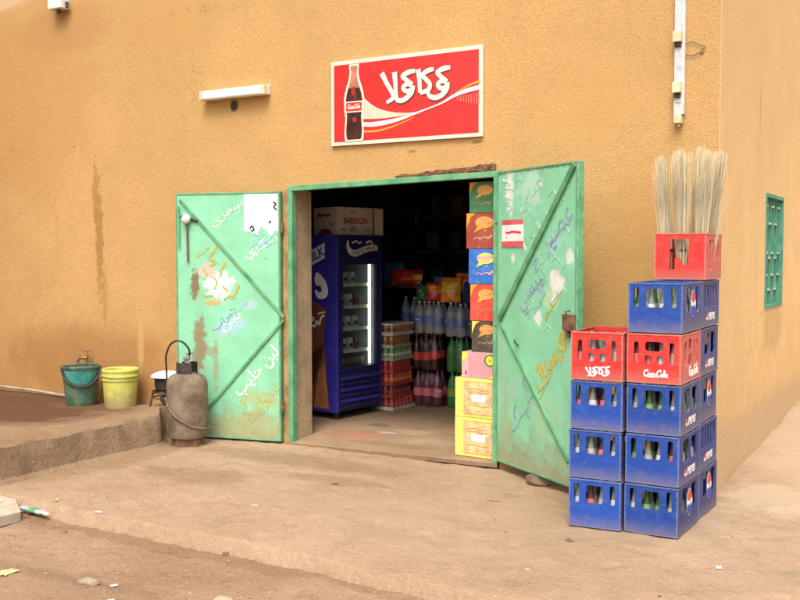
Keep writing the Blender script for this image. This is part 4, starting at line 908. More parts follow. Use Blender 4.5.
D_ = CD-2*TH
def shole(x0, x1, y0, y1, r=0.006): return rrect(x0*D_, y0*CH, x1*D_, y1*CH, r)
BF = [hole(0.10, 0.20, 0.50, 0.90, 0.013), hole(0.33, 0.66, 0.50, 0.87, 0.018), hole(0.79, 0.89, 0.50, 0.90, 0.013)]
RF = [hole(0.13, 0.22, 0.40, 0.82, 0.011), hole(0.34, 0.68, 0.64, 0.83, 0.016), hole(0.34, 0.455, 0.39, 0.56, 0.012), hole(0.56, 0.675, 0.39, 0.56, 0.012), hole(0.79, 0.88, 0.40, 0.82, 0.011)]
S2 = [shole(0.18, 0.46, 0.42, 0.88, 0.02), shole(0.56, 0.84, 0.42, 0.88, 0.02)]
SG = [shole(0.20, 0.44, 0.38, 0.90, 0.02), shole(0.66, 0.88, 0.38, 0.90, 0.02)]
S5 = [shole(0.12+0.165*i, 0.22+0.165*i, 0.42, 0.90) for i in range(5)]
R3 = [shole(0.16, 0.28, 0.35, 0.82), shole(0.38, 0.54, 0.35, 0.56), shole(0.38, 0.54, 0.64, 0.86), shole(0.64, 0.72, 0.35, 0.82), shole(0.80, 0.88, 0.35, 0.82)]
RTM = RT() @ Matrix.Translation((0, 0, TH))
FRM = FR() @ Matrix.Translation((0, 0, TH))
def soda_word(par, cx=0.5, cy=0.22):
    mb = MB(); mb.text('PEPSI', 0.05, 0.0012, RTM @ Matrix.Translation((cx*D_+0.03, cy*CH, 0)), bold=0.0015, width=0.155, height=0.045, shear=0.15, z0=0.0003)
    mb.build('lettering', M_ink_white, par)
    mb = MB(); mb.shape([ellipse(cx*D_-0.085, cy*CH, 0.022, 0.022, 20, 0, 180)], 0.0012, RTM, 0, 0.0003); mb.shape([ellipse(cx*D_-0.085, cy*CH, 0.022, 0.022, 20, 190, 350)], 0.0012, RTM, 1, 0.0003)
    mb.build('emblem', [plain('emblem_red', (0.62, 0.06, 0.05)), M_ink_white], par)
def soda_globe(par, cx=0.55, cy=0.56):
    mb = MB(); x, y = cx*D_, cy*CH; r = 0.052
    mb.shape([ellipse(x, y, r*1.08, r*1.5, 32)], 0.0012, RTM, 0, 0.0003)
    mb.shape([[(x+r*math.cos(R(a)), y+0.01+r*1.25*math.sin(R(a))) for a in range(5, 176, 9)] + [(x-r*0.5, y+0.016), (x, y+0.002), (x+r*0.5, y+0.020)]], 0.0008, RTM, 1, 0.0017)
    mb.shape([[(x+r*math.cos(R(a)), y-0.012+r*1.2*math.sin(R(a))) for a in range(185, 356, 9)] + [(x+r*0.5, y-0.006), (x, y-0.022), (x-r*0.5, y-0.010)]], 0.0008, RTM, 2, 0.0017)
    mb.build('emblem', [M_ink_white, plain('emblem_red2', (0.62, 0.06, 0.05)), plain('emblem_blue', (0.03, 0.06, 0.36))], par)
protos = {}
def crate_proto(key):
    e = empty('bottle_crate')
    if key.startswith('blue'):
        sh = {'globe': SG, 'word': S2, 'slot': S5}[key.split('_')[1]]
        dusty = key.endswith('_d'); crate_body(BF, sh, [M_cbd if dusty else M_cb, M_cbs]).build('body', [M_cbd if dusty else M_cb, M_cbs if not key.endswith('_n') else M_cbd], e)
        (soda_globe if 'globe' in key else soda_word)(e)
    elif key == 'broom_red':
        hs = [[(0.30*CW, 0.22*CH), (0.40*CW, 0.22*CH), (0.40*CW, 0.46*CH), (0.51*CW, 0.46*CH), (0.53*CW, 0.31*CH), (0.66*CW, 0.34*CH), (0.68*CW, 0.86*CH), (0.31*CW, 0.86*CH)]]
        crate_body(hs, [shole(0.20, 0.32, 0.22, 0.84), shole(0.42, 0.56, 0.28, 0.86), shole(0.70, 0.82, 0.40, 0.84)], None).build('body', [M_cr, M_crs], e)
    else:
        crate_body(RF, R3, None).build('body', [M_cr, M_crs], e)
        mb = MB()
        if key == 'red_arabic': cola_arabic(mb, lambda x, y: Vector((0.53*CW + (x-290)/480*0.145, 0.19*CH - (y-210)/250*0.062)), 0.0095, 0.0012, FRM, 0, 0.0003)
        else: cola_script(mb, FRM @ Matrix.Translation((0.32*CW, 0.14*CH, 0)), 0.135, 0, 0.0003, 0.0012, 1.5)
        mb.build('lettering', M_ink_white, e)
        mb = MB(); cola_script(mb, RTM @ Matrix.Translation((0.40*D_, 0.12*CH, 0)), 0.20, 0, 0.0003, 0.0012, 1.4); mb.build('side_lettering', M_ink_white, e)
    return e
def place_crate(key, x, y, z, rz, label, group):
    if key not in protos: protos[key] = o = crate_proto(key)
    else: o = copy_tree(protos[key])
    o.location = (x, y, z); o.rotation_euler = (0, 0, rz); tag(o, label, 'crate', group); return o
BL = -0.568; BR = -0.243
stacks = []
GL, GRF, GRB = 'crates in the left stack', 'crates in the right front stack', 'crates in the right rear stack'
spec = [
 ('blue_word', 0, 0, 'L', 'blue bottle crate at the bottom of the left stack by the door leaf'),
 ('blue_word', 0, 1, 'L', 'blue bottle crate second from the ground in the left stack'),
 ('blue_word', 0, 2, 'L', 'blue bottle crate directly under the red crate of the left stack'),
 ('red_arabic', 0, 3, 'L', 'red bottle crate with white Arabic lettering on top of the left stack'),
 ('blue_globe_n', 1, 0, 'F', 'lowest blue crate of the right front stack, with green bottles and a round emblem'),
 ('blue_word_n', 1, 1, 'F', 'blue crate second from the ground in the right front stack'),
 ('blue_word', 1, 2, 'F', 'blue crate directly below the red script crate in the right front stack'),
 ('red_script', 1, 3, 'F', 'red bottle crate with white script lettering sandwiched between blue crates'),
 ('blue_globe', 1, 4, 'F', 'open blue crate on top of the right front stack in front of the broom crate'),
 ('blue_globe_n', 2, 0, 'B', 'lowest blue crate of the rear stack, standing on sand near the corner'),
 ('blue_slot_n', 2, 1, 'B', 'blue slotted crate second from the ground in the rear stack'),
 ('blue_globe', 2, 2, 'B', 'blue crate with a round emblem third from the ground in the rear stack'),
 ('blue_word', 2, 3, 'B', 'faded blue two-hole crate fourth from the ground in the rear stack'),
 ('blue_slot', 2, 4, 'B', 'faded blue slotted crate directly under the broom crate'),
 ('broom_red', 2, 5, 'B', 'broken red crate holding brooms on top of the rear stack')]
crate_at = {}
for key, col, lev, g, lab in spec:
    z = 0.004 + lev*(CH+0.002)
    if col == 0: x, y, rz = BL + lev*0.003, -1.165, R(3.0)
    elif col == 1: x, y, rz = BR + 0.004*lev*0.5, -1.125, R(-0.4)
    else: x, y, rz = BR - 0.002, -0.655, R(0.6)
    x += rnd.uniform(-0.004, 0.004); y += rnd.uniform(-0.004, 0.004); rz += R(rnd.uniform(-0.9, 0.9))
    if lev == 5: x += 0.012; y += 0.01
    crate_at[g, lev] = place_crate(key, x, y, z, rz, lab, {'L': GL, 'F': GRF, 'B': GRB}[g])
# bottles
M_gclear = glass('clear_bottle_glass', (0.45, 0.47, 0.42), 0.06, 0.6)
M_gcola = glass('cola_bottle_glass', (0.10, 0.05, 0.03), 0.08, 0.3)
M_ggreen = glass('green_bottle_glass', (0.045, 0.13, 0.028), 0.08, 0.35)
def bottle_proto(g, lab_mat):
    e = empty('glass_bottle')
    mb = MB(); mb.lathe([(0.022, 0.0), (0.0275, 0.004), (0.028, 0.09), (0.0265, 0.115), (0.021, 0.15), (0.0145, 0.185), (0.0125, 0.225), (0.0145, 0.228), (0.0145, 0.240), (0.011, 0.241)], 14); mb.build('glass', g, e)
    mb = MB(); mb.lathe([(0.0286, 0.045), (0.0286, 0.088), (0.0272, 0.1145), (0.0225, 0.145), (0.0222, 0.145), (0.0270, 0.113), (0.0282, 0.088), (0.0282, 0.045)], 14, cap0=False, cap1=False); mb.build('label_band', lab_mat, e)
    return e
bp = {}
BK = {'white': (M_gclear, worn('bottle_white_label', (0.52, 0.53, 0.53), 0.5, 0.2), 'clear glass bottle with a whitish label'), 'cola': (M_gcola, worn('bottle_red_label', (0.55, 0.13, 0.13), 0.5, 0.2), 'brown bottle with a reddish label'), 'green': (M_ggreen, worn('bottle_green_label', (0.16, 0.27, 0.12), 0.5, 0.3), 'green glass bottle'), 'plain': (M_gclear, worn('bottle_clear_label', (0.42, 0.40, 0.34), 0.4, 0.3), 'empty clear glass bottle')}
def put_bottles(crate, where, rows, kinds, extra=()):
    cells = [(i, j) for j in range(rows) for i in range(4)] + list(extra)
    M = Matrix.Translation(crate.location) @ Matrix.Rotation(crate.rotation_euler.z, 4, 'Z')
    for n_, (i, j) in enumerate(cells):
        k = kinds[(i + j*3) % len(kinds)]
        if k not in bp: bp[k] = o = bottle_proto(BK[k][0], BK[k][1])
        else: o = copy_tree(bp[k])
        p = M @ Vector((TH + 0.0355 + 0.071*i, TH + 0.036 + 0.0685*j, 0.0145 + rnd.uniform(0, 0.012)))
        o.location = p; o.rotation_euler = (0, 0, rnd.uniform(0, 6))
        tag(o, f'{BK[k][2]} {where}', 'bottle', f'{BK[k][2]}s {where}')
put_bottles(crate_at['L', 0], 'in the lowest crate of the left stack', 2, ['white', 'cola', 'plain', 'white'])
put_bottles(crate_at['L', 1], 'in the second crate of the left stack', 2, ['white', 'plain', 'cola', 'white'])
put_bottles(crate_at['L', 2], 'in the blue crate under the left red crate', 2, ['cola', 'white', 'cola', 'plain'])
put_bottles(crate_at['L', 3], 'in the red crate with Arabic lettering', 5, ['cola', 'white', 'white', 'plain'])
SIDE = [(3, j) for j in range(2, 6)]
put_bottles(crate_at['F', 0], 'in the lowest crate of the right front stack', 2, ['white', 'green', 'green', 'plain'], SIDE)
put_bottles(crate_at['F', 1], 'in the second crate of the right front stack', 2, ['green', 'plain', 'white', 'cola'], SIDE)
put_bottles(crate_at['F', 2], 'in the blue crate below the red script crate', 2, ['plain', 'green', 'green', 'white'], SIDE)
put_bottles(crate_at['F', 3], 'in the red crate with script lettering', 2, ['cola', 'cola', 'white', 'plain'], SIDE)
put_bottles(crate_at['F', 4], 'in the open top blue crate', 5, ['green', 'white', 'white', 'plain'], [(3, 5), (2, 5)])
# brooms standing in the top crate
M_st = [worn('pale_straw', (0.70, 0.61, 0.40), 0.7, 0.25, rand=False, scale=3), worn('straw_beige', (0.56, 0.46, 0.28), 0.7, 0.25, rand=False, scale=3), worn('straw_grey', (0.30, 0.245, 0.15), 0.7, 0.25, rand=False, scale=3)]
cb = crate_at['B', 5]; zb = cb.location.z + 0.018
def straw(mb, p, q, r0, r1, bend, mi):
    p = Vector(p); q = Vector(q); mid = (p+q)/2 + Vector(bend)
    mb.tube([p, p*0.45+mid*0.55, mid*0.5 + q*0.5 + Vector(bend)*0.2, q], [r0, r0*0.9, r1*1.1, r1], 3, None, mi, False)
brooms = [(0.058, 0.10, -0.050, 0.71, 'leftmost straw broom at the front of the broken red crate'), (0.150, 0.07, -0.012, 0.745, 'front middle straw broom standing tied in the broken red crate'), (0.245, 0.10, 0.040, 0.735, 'front right straw broom in the broken red crate by the faded side'),
          (0.105, 0.25, -0.03, 0.745, 'rear left straw broom in the broken red crate against the wall'), (0.245, 0.26, 0.075, 0.745, 'rear right straw broom in the broken red crate, above the side slots'), (0.17, 0.33, 0.02, 0.785, 'tallest straw broom at the back of the broken red crate')]
for bi, (bx_, by_, lean, L_, lab) in enumerate(brooms):
    e = thing('broom', lab, 'broom', (cb.location.x + bx_, cb.location.y + by_, zb), 0, 'straw brooms in the red crate')
    mb = MB()
    for i in range(270):
        a = rnd.uniform(0, 6.283); rr = math.sqrt(rnd.random()); r0 = 0.026*rr; fan = 0.95 + rnd.random()**2.2*1.6
        p = (r0*math.cos(a), r0*math.sin(a), rnd.uniform(0, 0.02))
        t = Vector((r0*fan*math.cos(a) + lean + rnd.gauss(0, 0.008), r0*fan*math.sin(a) + rnd.gauss(0, 0.010), (L_ + 0.035)*(1 - 0.34*rnd.random()**2.6) - 0.03*rr*rr))
        straw(mb, p, t, rnd.uniform(0.0009, 0.0019), 0.0006, (rnd.gauss(0, 0.009), rnd.gauss(0, 0.009), 0), rnd.choice((0, 0, 0, 1, 1, 2)))
    if bi == 0: straw(mb, (-0.03, 0, 0.30), (-0.105, -0.02, 0.66), 0.002, 0.001, (0.005, 0, 0), 0)
    mb.build('bristles', M_st, e)
    mb = MB(); mb.lathe([(0.028, 0.15), (0.030, 0.152), (0.030, 0.166), (0.028, 0.168)], 16, cap0=False, cap1=False); mb.build('binding', M_black, e)

# ------------------------------------------------------------------ cartons stacked in the doorway
M_tape = worn('brown_tape', (0.36, 0.25, 0.13), 0.3, 0.2)
def carton(name, label, x0, x1, z0, z1, y0, dp, mat, rz=0.0, group='cartons stacked in the doorway'):
    e = thing(name, label, 'box', ((x0+x1)/2, y0, z0), rz, group)
    w, h = (x1-x0), (z1-z0)-0.002
    mb = MB(); k_ = 6; vs = []                 # slightly sagging, crushed carton
    for a in range(k_+1):
        for b in range(k_+1):
            x = -w/2 + w*a/k_; z = h*b/k_; q = 0.0 if 0 < a < k_ and 0 < b < k_ else 0.0035
            vs.append((x + q*noise.noise(Vector((z*14, x0*9, z0*7+a))), q*abs(noise.noise(Vector((x*16, z*16, z0*5))))*1.5, z + (0.002*noise.noise(Vector((x*20, z0*3, 1))) if 0 < b < k_ else 0)))
    N_ = len(vs); vs += [(p[0], dp, p[2]) for p in vs]
    fs = []
    for a in range(k_):
        for b in range(k_):
            i0 = a*(k_+1)+b; fs += [(i0, i0+k_+1, i0+k_+2, i0+1), (N_+i0, N_+i0+1, N_+i0+k_+2, N_+i0+k_+1)]
    for a in range(k_): fs += [(a*(k_+1), N_+a*(k_+1), N_+(a+1)*(k_+1), (a+1)*(k_+1)), (a*(k_+1)+k_, (a+1)*(k_+1)+k_, N_+(a+1)*(k_+1)+k_, N_+a*(k_+1)+k_)]
    for b in range(k_): fs += [(b, b+1, N_+b+1, N_+b), (k_*(k_+1)+b, N_+k_*(k_+1)+b, N_+k_*(k_+1)+b+1, k_*(k_+1)+b+1)]
    mb.add(vs, fs); mb.build('box', mat, e)
    mb = MB(); mb.box((-w/2+0.004, 0.02, h+0.0004), (w/2-0.004, 0.06, h+0.0012)); mb.build('tape', M_tape, e)
    return e, w, h
CF = fr((0, 0, 0), (1, 0, 0), (0, 0, 1))
M_yel = worn('yellow_carton', (0.78, 0.68, 0.14), 0.55, 0.12, 0.15, (0.80, 0.72, 0.35), scale=5)
M_yl = worn('cream_orange_print', (0.72, 0.50, 0.22), 0.55, 0.3, 0.5, (0.78, 0.66, 0.40), scale=16)
def yellow(z0, z1, lab):
    e, w, h = carton('yellow_carton', lab, -1.968, -1.605, z0, z1, 0.075, 0.27, M_yel, R(-3.0))
    x0, x1, y0, y1 = -w/2+0.075, w/2-0.038, 0.022, h-0.022
    mb = MB(); mb.box((x0, y0, 0.0005), (x1, y1, 0.002), CF); mb.build('printed_label', M_yl, e)
    mb = MB(); mb.shape([rect(x0+0.004, y0+0.004, x1-0.004, y1-0.004), rect(x0+0.007, y0+0.007, x1-0.007, y1-0.007)], 0.0006, CF, 0, 0.0022)
    for yy_ in (0.75, 0.66, 0.26): mb.stroke([(x0+0.03, y0+(y1-y0)*yy_), ((x0+x1)/2-0.01, y0+(y1-y0)*yy_+0.006), ((x0+x1)/2+0.02, y0+(y1-y0)*yy_-0.004), (x1-0.03, y0+(y1-y0)*yy_+0.002)], 0.006, 0.0006, CF, 0, 0.0022)
    for t in (0.12, 0.45, 0.8): mb.stroke([(x0+(x1-x0)*t, y0+0.03), (x0+(x1-x0)*t+0.02, y0+0.028)], 0.012, 0.0006, CF, 0, 0.0022, smooth=False)
    mb.build('print_lines', worn('orange_brown_print', (0.62, 0.28, 0.08), 0.55), e)
    mb = MB(); xc, yc = (x0+x1)/2+0.005, (y0+y1)/2; mb.shape([rrect(xc-0.060, yc-0.030, xc+0.060, yc+0.026, 0.01)], 0.0006, CF, 0, 0.0024); mb.build('white_patch', M_ink_white, e)
    mb = MB(); 
    for x in (x0+0.022, x1-0.022): mb.box((x-0.006, yc-0.022, 0.0024), (x+0.006, yc+0.012, 0.003), CF)
    for k in range(4): mb.box((xc-0.03+k*0.016, yc-0.004, 0.0032), (xc-0.02+k*0.016, yc+0.003, 0.0036), CF)
    mb.build('dark_mark', M_ink_grey, e)
yellow(0.052, 0.352, 'lower yellow carton with an orange printed square standing on the door sill')
yellow(0.354, 0.654, 'upper yellow carton with an orange printed square, under the pink box')
e, w, h = carton('sweets_carton', 'pink striped carton on top of the yellow cartons', -1.915, -1.607, 0.656, 0.852, 0.085, 0.22, worn('pale_pink_carton', (0.74, 0.42, 0.42), 0.5, 0.1), R(-2))
mb = MB()
for k in range(17): x = -w/2+0.058+k*0.0135; mb.box((x, 0.004, 0.0004), (x+0.005, h-0.004, 0.0012), CF)
mb.build('stripes', worn('rose_stripe', (0.66, 0.16, 0.22), 0.5), e)
mb = MB(); mb.shape([[(-w/2+0.003, h-0.003), (-w/2+0.055, h-0.003), (-w/2+0.05, h-0.045), (-w/2+0.003, h-0.085)]], 0.001, CF, 0, 0.0014); mb.shape([[(w/2-0.003, 0.003), (w/2-0.08, 0.003), (w/2-0.04, 0.03), (w/2-0.003, 0.045)]], 0.001, CF, 0, 0.0014); mb.build('yellow_corner', M_ink_yellow, e)
mb = MB(); mb.shape([ellipse(w/2-0.055, h-0.058, 0.062, 0.046)], 0.0008, CF, 0, 0.0016); mb.shape([ellipse(w/2-0.066, h-0.058, 0.034, 0.034)], 0.0008, CF, 1, 0.0026); mb.shape([ellipse(w/2-0.066, h-0.058, 0.012, 0.012)], 0.0006, CF, 2, 0.0036); mb.build('round_picture', [worn('leaf_green_print', (0.05, 0.24, 0.05), 0.5), M_ink_yellow, M_ink_orange], e)
mb = MB(); mb.box((-w/2+0.03, 0.02, 0.0014), (-w/2+0.042, 0.05, 0.002), CF); mb.build('dark_mark', M_ink_maroon, e)
def bubble_box(lab, x0, x1, z0, z1, c, bub, txtm, corner, low, rz):
    e, w, h = carton('sweets_carton', lab, x0, x1, z0, z1, 0.095, 0.18, worn('carton_' + '_'.join(lab.split()[:2]), c, 0.45, 0.12, 0.12, (0.6, 0.5, 0.4), scale=6), R(rz))
    s = w
    if corner is not None:
        mb = MB(); mb.shape([[(-w/2+0.002, h-0.002), (-w/2+0.30*s, h-0.002), (-w/2+0.14*s, h-0.12*s), (-w/2+0.04*s, h-0.35*s), (-w/2+0.002, h-0.45*s)]], 0.0008, CF, 0, 0.0005); mb.build('coloured_corner', corner, e)
    cx, cy = 0.08*s, h*0.73
    mb = MB(); mb.shape([ellipse(cx, cy, 0.29*s, 0.17*s, 28)], 0.0008, CF, 0, 0.0016); mb.shape([[(cx-0.22*s, cy-0.10*s), (cx-0.34*s, cy-0.28*s), (cx-0.05*s, cy-0.16*s)]], 0.0008, CF, 0, 0.0013); mb.build('speech_bubble', bub, e)
    mb = MB(); mb.stroke([(cx-0.25*s, cy-0.02*s), (cx-0.20*s, cy+0.05*s), (cx-0.14*s, cy+0.01*s), (cx-0.09*s, cy+0.045*s), (cx-0.02*s, cy+0.02*s), (cx+0.04*s, cy+0.06*s), (cx+0.10*s, cy+0.02*s), (cx+0.17*s, cy+0.06*s), (cx+0.26*s, cy+0.035*s)], [0.08*s, 0.05*s, 0.09*s, 0.06*s, 0.1*s, 0.05*s, 0.09*s, 0.07*s, 0.04*s], 0.0006, CF, 0, 0.0026); mb.stroke([(cx-0.12*s, cy-0.08*s), (cx+0.10*s, cy-0.09*s)], 0.03*s, 0.0006, CF, 0, 0.0026, smooth=False); mb.build('scrawl', txtm, e)
    mb = MB(); y = h*0.30; mb.stroke([(-0.26*s, y-0.04*s), (-0.16*s, y+0.02*s), (-0.05*s, y-0.03*s), (0.10*s, y+0.03*s), (0.20*s, y-0.01*s), (0.32*s, y+0.07*s)], [0.03*s, 0.02*s, 0.035*s, 0.03*s, 0.07*s, 0.08*s], 0.0006, CF, 0, 0.0008); mb.stroke([(0.06*s, h*0.50), (0.14*s, h*0.52)], 0.03*s, 0.0006, CF, 0, 0.0008, smooth=False); mb.build('printed_picture', low, e)
M_peach = worn('peach_print', (0.72, 0.36, 0.16), 0.5)
bubble_box('black sweets carton with an orange speech bubble above the pink box', -1.835, -1.612, 0.854, 1.088, (0.055, 0.045, 0.03), worn('orange_bubble', (0.72, 0.30, 0.05), 0.5), M_peach, M_ink_yellow, worn('dull_gold_print', (0.36, 0.22, 0.10), 0.5), -2)
bubble_box('bright red sweets carton with an orange bubble between the blue and black cartons', -1.848, -1.615, 1.090, 1.366, (0.62, 0.06, 0.035), worn('amber_bubble', (0.80, 0.38, 0.06), 0.5), M_peach, M_ink_orange, worn('dull_red_print', (0.50, 0.15, 0.08), 0.5), -1)
bubble_box('blue sweets carton with a yellow speech bubble', -1.862, -1.614, 1.368, 1.632, (0.022, 0.155, 0.52), worn('yellow_bubble', (0.82, 0.72, 0.10), 0.5), worn('pink_scrawl', (0.78, 0.40, 0.44), 0.5), None, worn('pink_picture', (0.72, 0.36, 0.42), 0.5), -2)
bubble_box('dark red-brown sweets carton with an orange bubble under the green carton', -1.885, -1.616, 1.634, 1.902, (0.34, 0.055, 0.03), worn('orange_bubble2', (0.76, 0.34, 0.06), 0.5), M_peach, M_ink_orange, worn('buff_print', (0.55, 0.36, 0.22), 0.5), -3)
bubble_box('green sweets carton topmost in the doorway stack', -1.858, -1.630, 1.904, 2.135, (0.05, 0.21, 0.08), worn('orange_bubble3', (0.74, 0.40, 0.06), 0.5), M_peach, M_ink_orange, worn('olive_print', (0.30, 0.20, 0.10), 0.5), -1)

# ------------------------------------------------------------------ fridge inside the door
fg = thing('drinks_fridge', 'blue glass-door drinks fridge with chocolate advert on its side', 'fridge', (-3.62, 0.905, 0.052), R(83))
FW, FD, FH = 0.66, 0.60, 1.715
M_fb = worn('fridge_violet_blue', (0.032, 0.028, 0.30), 0.4, 0.12, 0.12, (0.15, 0.13, 0.3), scale=5)
M_fn = worn('fridge_navy', (0.010, 0.012, 0.075), 0.4, 0.2, 0.15, (0.10, 0.09, 0.16), scale=8)
M_lin = worn('fridge_liner', (0.30, 0.35, 0.38), 0.5, 0.15)
mb = MB(); mb.box((0, 0.0, 0.06), (0.02, FD, FH)); mb.box((FW-0.02, 0, 0.06), (FW, FD, FH)); mb.box((0.0205, FD-0.02, 0.06), (FW-0.0205, FD, FH)); mb.box((0.0205, 0.05, FH-0.02), (FW-0.0205, FD-0.021, FH)); mb.build('cabinet', M_fb, fg, bevel=0.006)
mb = MB(); mb.box((0.021, 0.055, 0.44), (0.03, FD-0.03, 1.48)); mb.box((FW-0.03, 0.055, 0.44), (FW-0.021, FD-0.03, 1.48)); mb.box((0.031, FD-0.03, 0.44), (FW-0.031, FD-0.021, 1.48)); mb.box((0.021, 0.055, 1.481), (FW-0.021, FD-0.03, 1.49)); mb.box((0.021, 0.055, 0.43), (FW-0.021, FD-0.03, 0.439)); mb.build('liner', M_lin, fg)
mb = MB(); mb.box((0.021, -0.012, 1.485), (FW-0.021, 0.049, FH-0.001)); hd = mb.build('header', M_fn, fg, bevel=0.006)
FM = fr((0, -0.0125, 0), (1, 0, 0), (0, 0, 1))
mb = MB(); mb.stroke([(0.14, 1.665), (0.15, 1.585), (0.24, 1.545), (0.38, 1.58), (0.52, 1.60), (0.58, 1.585)], [0.02, 0.05, 0.062, 0.062, 0.06, 0.035], 0.001, FM); mb.stroke([(0.40, 1.645), (0.47, 1.66), (0.50, 1.635)], 0.022, 0.001, FM); mb.stroke([(0.20, 1.64), (0.26, 1.66), (0.30, 1.64), (0.34, 1.655)], 0.018, 0.001, FM); mb.build('ribbon_logo', worn('cream_ribbon', (0.62, 0.58, 0.48), 0.5), hd)
mb = MB()
for ch, x, y, a in (('C', 0.205, 1.549, -8), ('H', 0.248, 1.548, 0), ('O', 0.292, 1.556, 9), ('C', 0.335, 1.567, 12), ('O', 0.378, 1.579, 14), ('M', 0.430, 1.589, 10), ('I', 0.466, 1.594, 7), ('L', 0.493, 1.597, 5), ('K', 0.528, 1.599, 0)):
    mb.text(ch, 0.05, 0.0008, FM @ Matrix.Translation((x, y, 0)) @ Matrix.Rotation(R(a), 4, 'Z'), 0, 0.0012, bold=0.001, height=0.036)
mb.build('lettering', M_ink_navy, hd)
mb = MB(); mb.box((0.021, 0.0, 0.07), (FW-0.021, 0.05, 0.42)); gr = mb.build('grille', M_fn, fg, bevel=0.004)
for k in range(6):
    mb = MB(); z = 0.10 + k*0.053; mb.box((0.05, -0.018, z), (FW-0.05, -0.0005, z+0.026)); mb.build('louvre', M_fb if k % 2 else M_fn, gr, bevel=0.005)
dr = empty('glass_door', (0, 0, 0), 0, fg)
mb = MB(); mb.shape([rect(0.021, 0.43, FW-0.021, 1.482), rect(0.085, 0.475, FW-0.085, 1.44)], 0.035, fr((0, 0.035, 0), (1, 0, 0), (0, 0, 1))); mb.build('frame', M_fn, dr)
mb = MB(); mb.box((0.0855, 0.016, 0.4755), (FW-0.0855, 0.020, 1.4395)); mb.build('pane', pane_glass('fridge_pane'), dr)
mb = MB(); mb.bar((0.05, -0.03, 0.80), (0.05, -0.03, 1.15), 0.02, 0.02); mb.bar((0.05, -0.001, 0.82), (0.05, -0.03, 0.82), 0.014, 0.014); mb.bar((0.05, -0.001, 1.13), (0.05, -0.03, 1.13), 0.014, 0.014); mb.build('handle', M_dark, dr)
shz = (0.62, 0.83, 1.04, 1.25)
for z in shz:
    mb = MB(); mb.box((0.032, 0.10, z), (FW-0.032, FD-0.04, z+0.008)); mb.box((0.032, 0.09, z-0.02), (FW-0.032, 0.098, z+0.012), mi=1); mb.build('shelf', [M_lin, M_ink_grey], fg)
mb = MB(); mb.tube([(FW-0.10, 0.075, 0.48), (FW-0.10, 0.075, 1.44)], 0.014, 10); mb.build('light_tube', emit('fridge_tube_glow', (1.0, 0.95, 0.66), 1.7), fg)
# advert on the side facing the door
SA = fr((-0.0005, 0, 0), (0, -1, 0), (0, 0, 1)) @ Matrix.Translation((-FD, 0, 0))   # x runs from the back edge to the front edge
mb = MB(); mb.shape([[(0.02, 0.09), (FD-0.10, 0.09), (FD-0.17, 0.78), (FD-0.13, 1.02), (0.30, 1.10), (0.02, 1.12)]], 0.001, SA); mb.build('brown_advert', worn('chocolate_brown_print', (0.20, 0.065, 0.028), 0.45, 0.25), fg)
mb = MB(); mb.shape([[(FD-0.29, 0.10), (FD-0.11, 0.10), (FD-0.155, 0.55), (FD-0.24, 0.42)]], 0.0008, SA, 0, 0.0012); mb.build('orange_advert', worn('orange_brown_advert', (0.42, 0.17, 0.055), 0.45, 0.25), fg)
mb = MB(); mb.shape([[(FD-0.40, 0.55), (FD-0.16, 0.70), (FD-0.165, 0.64), (FD-0.30, 0.30), (FD-0.40, 0.18)]], 0.0006, SA, 0, 0.0022); mb.build('dark_advert', worn('dark_cocoa_print', (0.055, 0.022, 0.015), 0.45, 0.25), fg)
mb = MB(); mb.shape([[(FD-0.36, 1.41), (FD-0.15, 1.50), (FD-0.15, 1.645), (FD-0.36, 1.555)]], 0.001, SA, 0, 0.0004); tgp = mb.build('white_tag', M_ink_white, fg)
mb = MB(); mb.text('MILK', 0.1, 0.0008, SA @ Matrix.Translation((FD-0.27, 1.525, 0)) @ Matrix.Rotation(R(23), 4, 'Z'), 0, 0.0018, bold=0.002, width=0.24, height=0.085); mb.build('lettering', M_ink_navy, tgp)
mb = MB(); mb.shape([ellipse(FD-0.23, 1.30, 0.05, 0.06, 20)], 0.001, SA, 0, 0.0004); mb.stroke([(FD-0.26, 1.36), (FD-0.18, 1.28), (FD-0.15, 1.18), (FD-0.22, 1.15), (FD-0.27, 1.2)], [0.03, 0.07, 0.08, 0.06, 0.02], 0.0012, SA, 0, 0.0004); mb.build('milk_splash', M_ink_white, fg)
mb = MB()
mb.stroke([(FD-0.36, 0.86), (FD-0.34, 0.95), (FD-0.29, 0.93), (FD-0.34, 0.89), (FD-0.28, 0.86), (FD-0.25, 0.91), (FD-0.22, 0.88), (FD-0.20, 0.94), (FD-0.16, 0.97)], 0.02, 0.0008, SA, 0, 0.0012); mb.stroke([(FD-0.24, 0.98), (FD-0.15, 1.0)], 0.014, 0.0008, SA, 0, 0.0012, smooth=False); mb.build('script', M_ink_white, fg)
for x in (0.06, FW-0.06):
    for y in (0.06, FD-0.06):
        mb = MB(); mb.box((x-0.02, y-0.02, 0), (x+0.02, y+0.02, 0.0595)); mb.build('foot', M_dark, fg)
